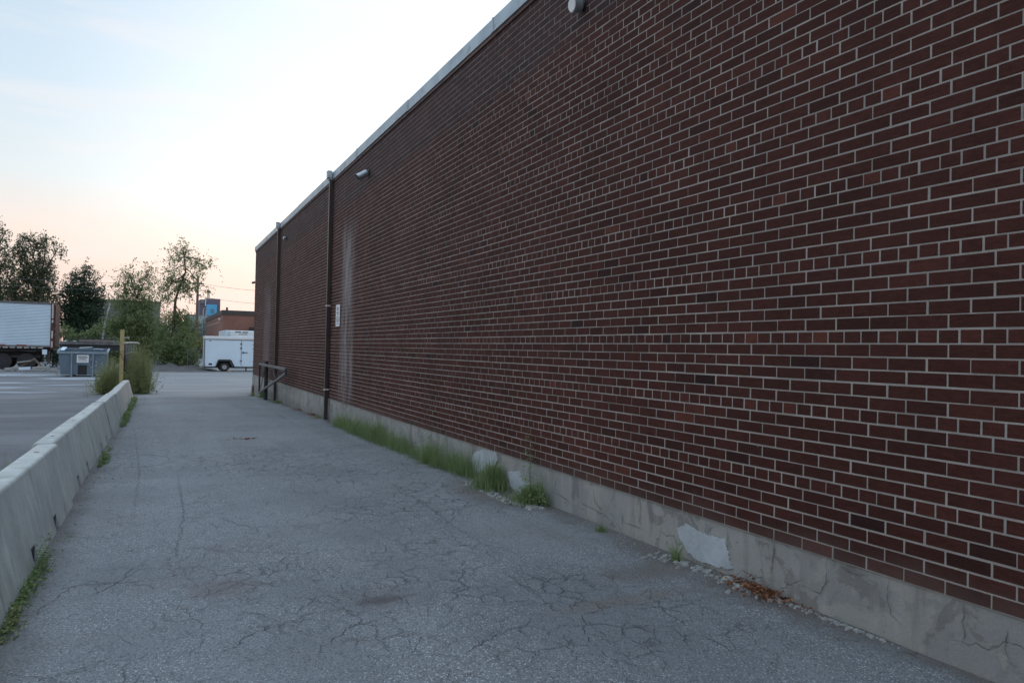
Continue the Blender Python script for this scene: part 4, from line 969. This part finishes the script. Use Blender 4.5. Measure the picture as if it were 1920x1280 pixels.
for k_ in range(200):
    px = nr.uniform(0, 120); py = nr.normal(694, 3); v = G(px, max(py, 686)); stone(b, (v.x, v.y, gz(v.y)), nr.uniform(.02, .10), .5, k_)
for k_ in range(260):
    px = 262+abs(nr.normal(0, 22)); py = nr.uniform(686, 722); v = G(px, py); stone(b, (v.x, v.y, gz(v.y)), nr.uniform(.015, .07), .6, k_)
setp(b.build('rubble', M_stone), 'small rubble strewn across the far yard', 'rubble', kind='stuff')
# earth heap under the slender tree
b = MB(); c0 = place(312, 56); nxh, nyh = 34, 16
for j in range(nyh+1):
    for i in range(nxh+1):
        u = i/nxh*2-1; v = j/nyh*2-1; hgt = max(0, 1-u*u)**1.2*max(0, 1-v*v)**1.2; x = c0.x+u*3.6; y = c0.y+v*5
        b.v.append((x, y, gz(y)-.03+hgt*(.42+.25*noise.noise(Vector((x*1.5, y*1.5, 0))) + .12*noise.noise(Vector((x*5, y*5, 0)))))); b.c.append(.5)
for j in range(nyh):
    for i in range(nxh): a = j*(nxh+1)+i; b.f.append([a, a+1, a+nxh+2, a+nxh+1]); b.m.append(0)
setp(b.build('earth_mound', simple('dark_soil', (.075,.068,.066), (.11,.105,.105), 3, .95, 0, (.18,.17,.16), .6), smooth=False), 'low dark heap of soil and rubble under the trees', 'soil heap')

# ------------------------------------------------------------ cargo trailer
YC = 52.5; p = place(430, YC); o = empty('cargo_trailer', p, 'small white enclosed cargo trailer with one wheel showing, left of the brick wall', 'trailer')
def q5(px, py): v = atY(px, py, YC); return v-p
x0 = q5(383.5, 660).x; x1 = x0+4.6; zt = q5(430, 631).z; zb = q5(430, 687).z; wx = q5(421, 680).x; wr = .31
xf = q5(453, 660).x; xg = q5(476, 660).x
b = MB(); b.poly([(x0, 0, zb), (wx-.52, 0, zb), (wx-.34, 0, .74), (wx+.34, 0, .74), (wx+.55, 0, zb), (x1, 0, zb), (x1, 0, zt), (x0, 0, zt)])
b.poly([(x0, 0, zb), (x0, 0, zt), (x0, 1.9, zt), (x0, 1.9, zb)]); b.poly([(x1, 0, zt), (x1, 0, zb), (x1, 1.9, zb), (x1, 1.9, zt)]); b.poly([(x0, 1.9, zt), (x1, 1.9, zt), (x1, 1.9, zb), (x0, 1.9, zb)]); b.poly([(x0, 0, zt), (x1, 0, zt), (x1, 1.9, zt), (x0, 1.9, zt)]); b.poly([(x0, .5, zb), (x0, 1.9, zb), (x1, 1.9, zb), (x1, .5, zb)])
b.build('body', M_white, o)
b = MB(); b.box((x0-.03, -.03, zt-.20), (x1+.02, 1.93, zt+.015)); b.build('roof_cap', M_lens, o, bevel=.03)
MB().box((x0, -.034, zt-.235), (x1, -.004, zt-.205)).build('trim', M_steel, o)
MB().box((x0-.035, -.012, zb), (x0+.03, .05, zt-.24)).build('corner_post', M_steel, o)
d = MB().box((xf, -.016, zb+.12), (xg, -.004, zt-.32)).build('door', M_white, o)
b = MB(); b.box((xf-.035, -.02, zb+.08), (xf-.004, -.003, zt-.28)); b.box((xg+.004, -.02, zb+.08), (xg+.035, -.003, zt-.28)); each(b, 'door_frame', M_steel, o)
b = MB()
for z in (zb+.35, (zb+zt)/2+.2, zt-.55): b.box((xf-.10, -.035, z), (xf+.03, -.017, z+.10)); b.box((xg-.12, -.035, z), (xg, -.017, z+.03))
each(b, 'hinge', M_steel, d)
b = MB(); b.bar((xf+.07, -.045, (zb+zt)/2-.05), (xf+.40, -.045, (zb+zt)/2-.05), .04); b.box((xf+.05, -.05, (zb+zt)/2-.12), (xf+.13, -.017, (zb+zt)/2+.02)); b.build('handle', M_dark, d)
b = MB(); pts = [(wx-.55, zb+.0), (wx-.38, .80), (wx+.38, .80), (wx+.62, zb)]
for (a, c) in zip(pts[:-1], pts[1:]): b.bar((a[0], -.05, a[1]), (c[0], -.05, c[1]), .12, .09)
b.build('fender', M_dark, o)
b = MB(); b.box((wx-.5, .25, .3), (wx+.5, .27, .78)); b.build('wheel_well', M_black, o)
w_ = empty('wheel', (wx, -.02, wr), None, None); w_.parent = o
MB().tube([(0, -.03, 0), (0, 0, 0), (0, .16, 0), (0, .2, 0)], [wr*.9, wr, wr, wr*.9], 26).build('tyre', M_black, w_, smooth=False); MB().tube([(0, -.045, 0), (0, 0, 0)], [.15, .185], 18).build('rim', M_rim, w_)
w2 = copy_tree(w_, o); w2.location = (wx, 1.72, wr)
MB().box((x0+.05, -.02, zb+.06), (x0+.1, -.003, zb+.10)).build('marker_light', M_red, o); b = MB(); b.box((x0+.28, -.012, zb+.10), (x0+.5, -.003, zb+.22)); b.box((x0+.28, -.012, zt-.34), (x0+.42, -.003, zt-.30)); each(b, 'decal', M_dark, o)
b = MB(); b.box((x0+.1, .2, zb-.1), (x1, .3, zb-.002)); b.box((x0+.1, 1.6, zb-.1), (x1, 1.7, zb-.002)); b.bar((x1, .9, zb-.05), (x1+1.1, .9, zb-.05), .1); b.bar((xf+.35, .3, 0), (xf+.35, .3, zb-.1), .08); b.build('chassis', M_dark, o)
ob = MB().box((-.12, -.1, 0), (.12, .1, .16)).build('wheel_chock', simple('orange_wood', (.45,.22,.10), (.3,.15,.08), 6), bevel=.02); v = place(431, YC-.3); ob.location = v; setp(ob, 'small orange block on the ground beside the trailer wheel', 'chock')
for vv in ob.data.vertices:
    if vv.co.z > .1 and vv.co.x > 0: vv.co.z = .04
# refrigerated box truck behind
YR = 62; p = place(455, YR); o = empty('refrigerated_truck', p, 'white box truck with a slotted cooling unit, behind the small trailer', 'truck')
def q6(px, py): v = atY(px, py, YR); return v-p
x0 = q6(423, 625).x; x1 = x0+2.6; zt = q6(450, 619.5).z
MB().box((x0, .5, 1.0), (x1+.2, 7, zt)).build('body', M_white, o, bevel=.04)
xs0, xs1 = q6(431, 622).x, q6(476, 622).x
u = MB().box((xs0, 0, zt-1.2), (xs1+.4, .498, zt-.02)).build('cooling_unit', M_lens, o, bevel=.06)
b = MB()
for (a, c, y0, y1) in ((441, 452, 621.5, 623.2), (454.5, 465, 621.8, 623.5), (448, 464, 626, 627)): b.box((q6(a,620).x, -.012, q6(450, y1).z), (q6(c,620).x, -.002, q6(450, y0).z))
each(b, 'vent', M_black, u)
b = MB(); b.box((x0+.2, -1.4, .55), (x1-.2, .45, 1.75)); b.build('cab', M_white, o, bevel=.12); b = MB(); b.box((x0+.3, -1.412, 1.05), (x1-.3, -1.402, 1.6)); b.build('windscreen', M_black, o)
for (x, y) in ((x0+.25, -.5), (x1-.5, -.5), (x0+.25, 5.2), (x1-.5, 5.2)): MB().tube([(x, y, .45), (x+.25, y, .45)], .45, 18).build('wheel', M_black, o)

# ------------------------------------------------------------ chain link fence left of trailer
YQ = 54.5; p = place(365, YQ); o = empty('chain_fence', p, 'open chain link fence with a slanting brace left of the small trailer', 'fence')
def q7(px, py): v = atY(px, py, YQ); return v-p
xa, xb = q7(352, 660).x, q7(381.5, 660).x; hz = q7(365, 655).z
b = MB(); b.tube([(xb, 0, -.1), (xb, 0, q7(381, 633).z)], .04, 8); b.tube([(xb+.12, .1, -.1), (xb+.12, .1, q7(381, 636).z)], .03, 8); b.tube([(xa, 0, -.1), (xa, 0, hz)], .03, 8); each(b, 'fence_post', M_steel, o)
b = MB(); b.tube([(xa, 0, hz), (xb, 0, hz)], .018, 6); b.tube([q7(362,691), q7(381,674)], .025, 6); each(b, 'rail', M_steel, o)
b = MB(); x = xa-hz
while x < xb:
    for s_ in (1, -1):
        a0, a1 = (x, 0), (x+hz, hz)
        if s_ < 0: a0, a1 = (x, hz), (x+hz, 0)
        t0 = max(0, (xa-a0[0])/hz); t1 = min(1, (xb-a0[0])/hz)
        if t1 > t0: b.bar((a0[0]+t0*hz, .01*s_, a0[1]+(a1[1]-a0[1])*t0), (a0[0]+t1*hz, .01*s_, a0[1]+(a1[1]-a0[1])*t1), .004)
    x += .11
b.build('mesh', M_steel, o)

# ------------------------------------------------------------ background buildings
YB = 98; p = place(416, YB); o = empty('brick_block', p, 'low orange red brick building with dark flat roof edge behind the small trailer', 'building')
def q8(px, py, Y=YB): v = atY(px, py, Y); return v-p
zt = q8(416, 581).z; 
zl = zt; Lb = 34; xw = 22
b = MB(); b.poly([(0, 0, -.3), (xw, 0, -.3), (xw, 0, zt-.62), (0, 0, zt-.62)]); b.poly([(0, Lb, -.3), (0, 0, -.3), (0, 0, zt-.62), (0, Lb, zt-.62)]); b.poly([(xw, 0, -.3), (xw, Lb, -.3), (xw, Lb, zt-.62), (xw, 0, zt-.62)]); b.poly([(xw, Lb, -.3), (0, Lb, -.3), (0, Lb, zt-.62), (xw, Lb, zt-.62)])
b.build('wall', M_brick2, o)
MB().box((-.08, -.08, zt-.61), (xw+.1, Lb+.08, zt)).build('roof', M_roofdk, o)
b = MB(); b.box((-.02, 4, zt-1.5), (-.005, Lb, zt-1.42)); b.build('trim', M_clamp, o)
b = MB(); b.box((q8(425,575).x, .8, zt+.002), (q8(425,575).x+.25, 1.1, q8(426,575.5).z)); b.build('vent_pipe', M_pole, o)
for y in (24, 27.5): MB().box((-.03, y, .2), (-.006, y+1.6, 3.4)).build('window', M_dark, o)
MB().tube([(-.25, 3, zt-1.15), (-.02, 3, zt-1.15)], .16, 12).build('wall_light', M_lens, o)
b = MB(); b.box((q8(467,615).x, -.4, q8(467,624).z), (q8(478,615).x, -.01, q8(467,613.5).z)); b.build('canopy', M_dark, o)
MB().tube([(-.15, 32, 0), (-.15, 32, zt+1.4)], .09, 8).build('downpipe', M_galv, o)
# distant tower block with mural
YT = 260; p = place(392, YT); o = empty('tower_block', p, 'distant purple grey block with a bright blue painted panel and roof antenna', 'building')
def q9(px, py): v = atY(px, py, YT); return v-p
b = MB(); a = q9(374.5, 561.5); c = q9(413.5, 560); b.box((a.x, 0, 0), (q9(400,0).x, 22, a.z)); b.box((q9(400,0).x+.01, 0.5, 0), (c.x, 22, q9(405,560).z)); b.build('wall', M_tower, o)
b = MB(); b.box((q9(386,600).x, -3, 0), (q9(405,600).x, -.01, q9(395,571.5).z)); pn = b.build('painted_panel', M_blue, o)
b = MB(); cx = q9(397, 583)
for rr_, mt in ((1.0, 0),):
    n = 24; pts = []
    for j in range(n):
        a_ = 2*math.pi*j/n; q_ = .72 if j % 2 else .5; pts.append((cx.x+q_*.95*math.cos(a_), -3.02, cx.z+q_*math.sin(a_)))
    for j in range(n):
        k2 = (j+1) % n; a1, a2 = pts[j], pts[k2]; b.poly([a1, a2, (cx.x+(a2[0]-cx.x)*.45, -3.02, cx.z+(a2[2]-cx.z)*.45), (cx.x+(a1[0]-cx.x)*.45, -3.02, cx.z+(a1[2]-cx.z)*.45)])
b.poly([(cx.x-.55, -3.03, cx.z-.5), (cx.x, -3.03, cx.z-1.1), (cx.x+.55, -3.03, cx.z-.5)])
b.build('emblem', M_tower, pn)
b = MB(); b.box((q9(406,0).x, -2.5, 0), (q9(406.8,0).x, -.02, q9(395,572).z)); b.build('white_edge', M_white, o)
b = MB(); b.box((q9(391,0).x, -.6, q9(395,569.5).z), (q9(398.5,0).x, -.03, q9(395,562).z)); b.build('rooftop_box', M_greyb, o)
b = MB(); b.tube([(q9(384.5,0).x, -4, 0), (q9(384.5,0).x, -4, q9(384.5,566.5).z)], .16, 8); b.tube([(q9(400.5,0).x, -.4, q9(400,575).z), (q9(400.5,0).x, -.4, q9(400.5,560.5).z)], .14, 8); each(b, 'pipe', M_white, o)
m = MB(); tx, tz = q9(406, 0).x, q9(406, 560).z; t2 = q9(407.5, 548).z; tx1 = q9(409.5, 0).x
for x in (tx, tx1): m.tube([(x, 6, tz), (x, 6, t2)], .09, 6)
for i in range(4): z = tz+(t2-tz)*i/4; z2 = tz+(t2-tz)*(i+1)/4; m.tube([(tx, 6, z), (tx1, 6, z2)], .05, 5); m.tube([(tx, 6, z2), (tx1, 6, z2)], .05, 5); m.tube([(tx1, 6, z), (tx, 6, z2)], .05, 5)
an = m.build('antenna_mast', M_steel, o); cz = q9(407.8, 545).z; cxx = q9(407.8, 0).x
MB().tube([(cxx, 6, cz-.5), (cxx, 6, cz-.4), (cxx, 6, cz), (cxx, 6, cz+.4), (cxx, 6, cz+.5)], [.25, .5, .62, .5, .25], 16).build('antenna_drum', M_steel, an)
# pale block in front of the tower
p = place(385, 200); v1 = atY(378, 592, 200); v2 = atY(389, 592, 200); o = empty('grey_block', p, 'pale blue grey building below the distant blue panel', 'building')
MB().box((v1.x-p.x-3.2, 0, 0), (v2.x-p.x+3, 12, v1.z-p.z)).build('wall', simple('pale_facade', (.33,.38,.42), (.26,.30,.34), .3, .8), o)
b = MB()
for i in range(4):
    for j in range(2): b.box((v1.x-p.x-2.8+i*2.0, -.04, 1.6+j*2.6), (v1.x-p.x-1.6+i*2.0, -.01, 2.9+j*2.6))
each(b, 'window', M_tower, o)
b = MB(); b.box((v1.x-p.x-3.3, -.1, v1.z-p.z+.003), (v2.x-p.x+3.1, 12.1, v1.z-p.z+.25)); b.build('roof', M_greyb, o)
# grey warehouse behind the trees
YG = 112; p = place(235, YG); o = empty('grey_warehouse', p, 'long grey warehouse with a dark roofline and chimney behind the trees', 'building')
def qa(px, py): v = atY(px, py, YG); return v-p
zt = qa(240, 567).z; xa, xb = qa(128, 600).x, qa(300, 600).x
MB().box((xa, 0, -.3), (xb, 26, zt)).build('wall', M_greyb, o); MB().box((xa-.1, -.1, zt+.002), (xb+.1, 26.1, zt+.32)).build('roof', M_roofdk, o)
MB().box((qa(293,0).x, 1, zt+.33), (qa(297,0).x, 2.4, qa(295,555).z)).build('chimney', M_brick2, o)
b = MB()
for px in (150, 175, 205, 235, 262, 285): x = qa(px, 0).x; b.box((x-1.1, -.05, 3.6), (x+1.1, -.01, 5.0))
each(b, 'window', M_dark, o)
MB().box((qa(268,0).x, -.06, 0), (qa(281,0).x, -.01, 3.4)).build('loading_door', M_woodp, o)
# grey metal shed
p = place(282, 68); va = atY(262, 641, 68); vb = atY(302, 641, 68); o = empty('metal_shed', p, 'pale grey metal shed glimpsed between the weeds and the slender tree', 'shed')
MB().box((va.x-p.x, 0, -.1), (vb.x-p.x, 4, va.z-p.z)).build('wall', simple('pale_sheet_metal', (.33,.35,.38), (.26,.28,.31), 1), o); b = MB()
b.box((va.x-p.x-.1, -.15, va.z-p.z+.002), (vb.x-p.x+.1, 4.1, va.z-p.z+.12)); b.build('roof', M_roofdk, o); b = MB()
x = va.x-p.x+.2
while x < vb.x-p.x: b.box((x, -.025, 0), (x+.04, -.003, va.z-p.z-.02)); x += .4
each(b, 'seam', M_greyb, o)
# utility pole, wires, street lights
YP = 84; p = place(368, YP); T = atY(367.5, 520, YP).z-p.z; o = empty('utility_pole', p, 'tall brown wooden utility pole right of the slender tree', 'pole')
MB().tube([(0,0,-.3), (0,0,T)], [.18, .12], 10).build('pole', M_pole, o, smooth=True)
b = MB(); zc = atY(368, 553, YP).z-p.z; b.tube([(0,-.15,zc), (.15,-.2,zc), (.32,-.2,zc)], [.06,.05,.1], 8); b.build('fixture', M_dark, o); MB().box((-.6, -.06, T-.75), (.6, .06, T-.6)).build('crossarm', M_pole, o)
def wire(a, b_, sag, lb):
    m = MB(); A_, B2 = Vector(a), Vector(b_); pts = [A_.lerp(B2, f_) - Vector((0,0,sag*4*f_*(1-f_))) for f_ in np.linspace(0, 1, 17)]; m.tube(pts, .014, 4, caps=False); setp(m.build('power_line', M_wire), lb, 'cable', 'overhead cables')
P0 = p + Vector((0, 0, T-.55))
wire(P0, atY(560, 548, 60), .25, 'upper thin cable from the utility pole towards the brick wall')
wire(p+Vector((0,0,T-2.0)), atY(560, 572, 60), .25, 'lower thin cable from the utility pole towards the brick wall')
wire(P0, atY(-140, 505, 72), .5, 'upper thin cable from the utility pole to the left')
wire(p+Vector((0,0,T-1.3)), atY(-140, 520, 72), .5, 'lower thin cable from the utility pole to the left')
p = place(380, 130); T = atY(380, 579, 130).z-p.z; o = empty('street_lamp', p, 'slim pale street lamp left of the blue panel', 'street lamp')
MB().tube([(0,0,-.2), (0,0,T), (.25,0,T+.15)], [.12,.08,.06], 8).build('pole', M_galv, o, smooth=True); MB().box((.1, -.12, T+.08), (.75, .12, T+.22)).build('head', M_lampgrey, o)
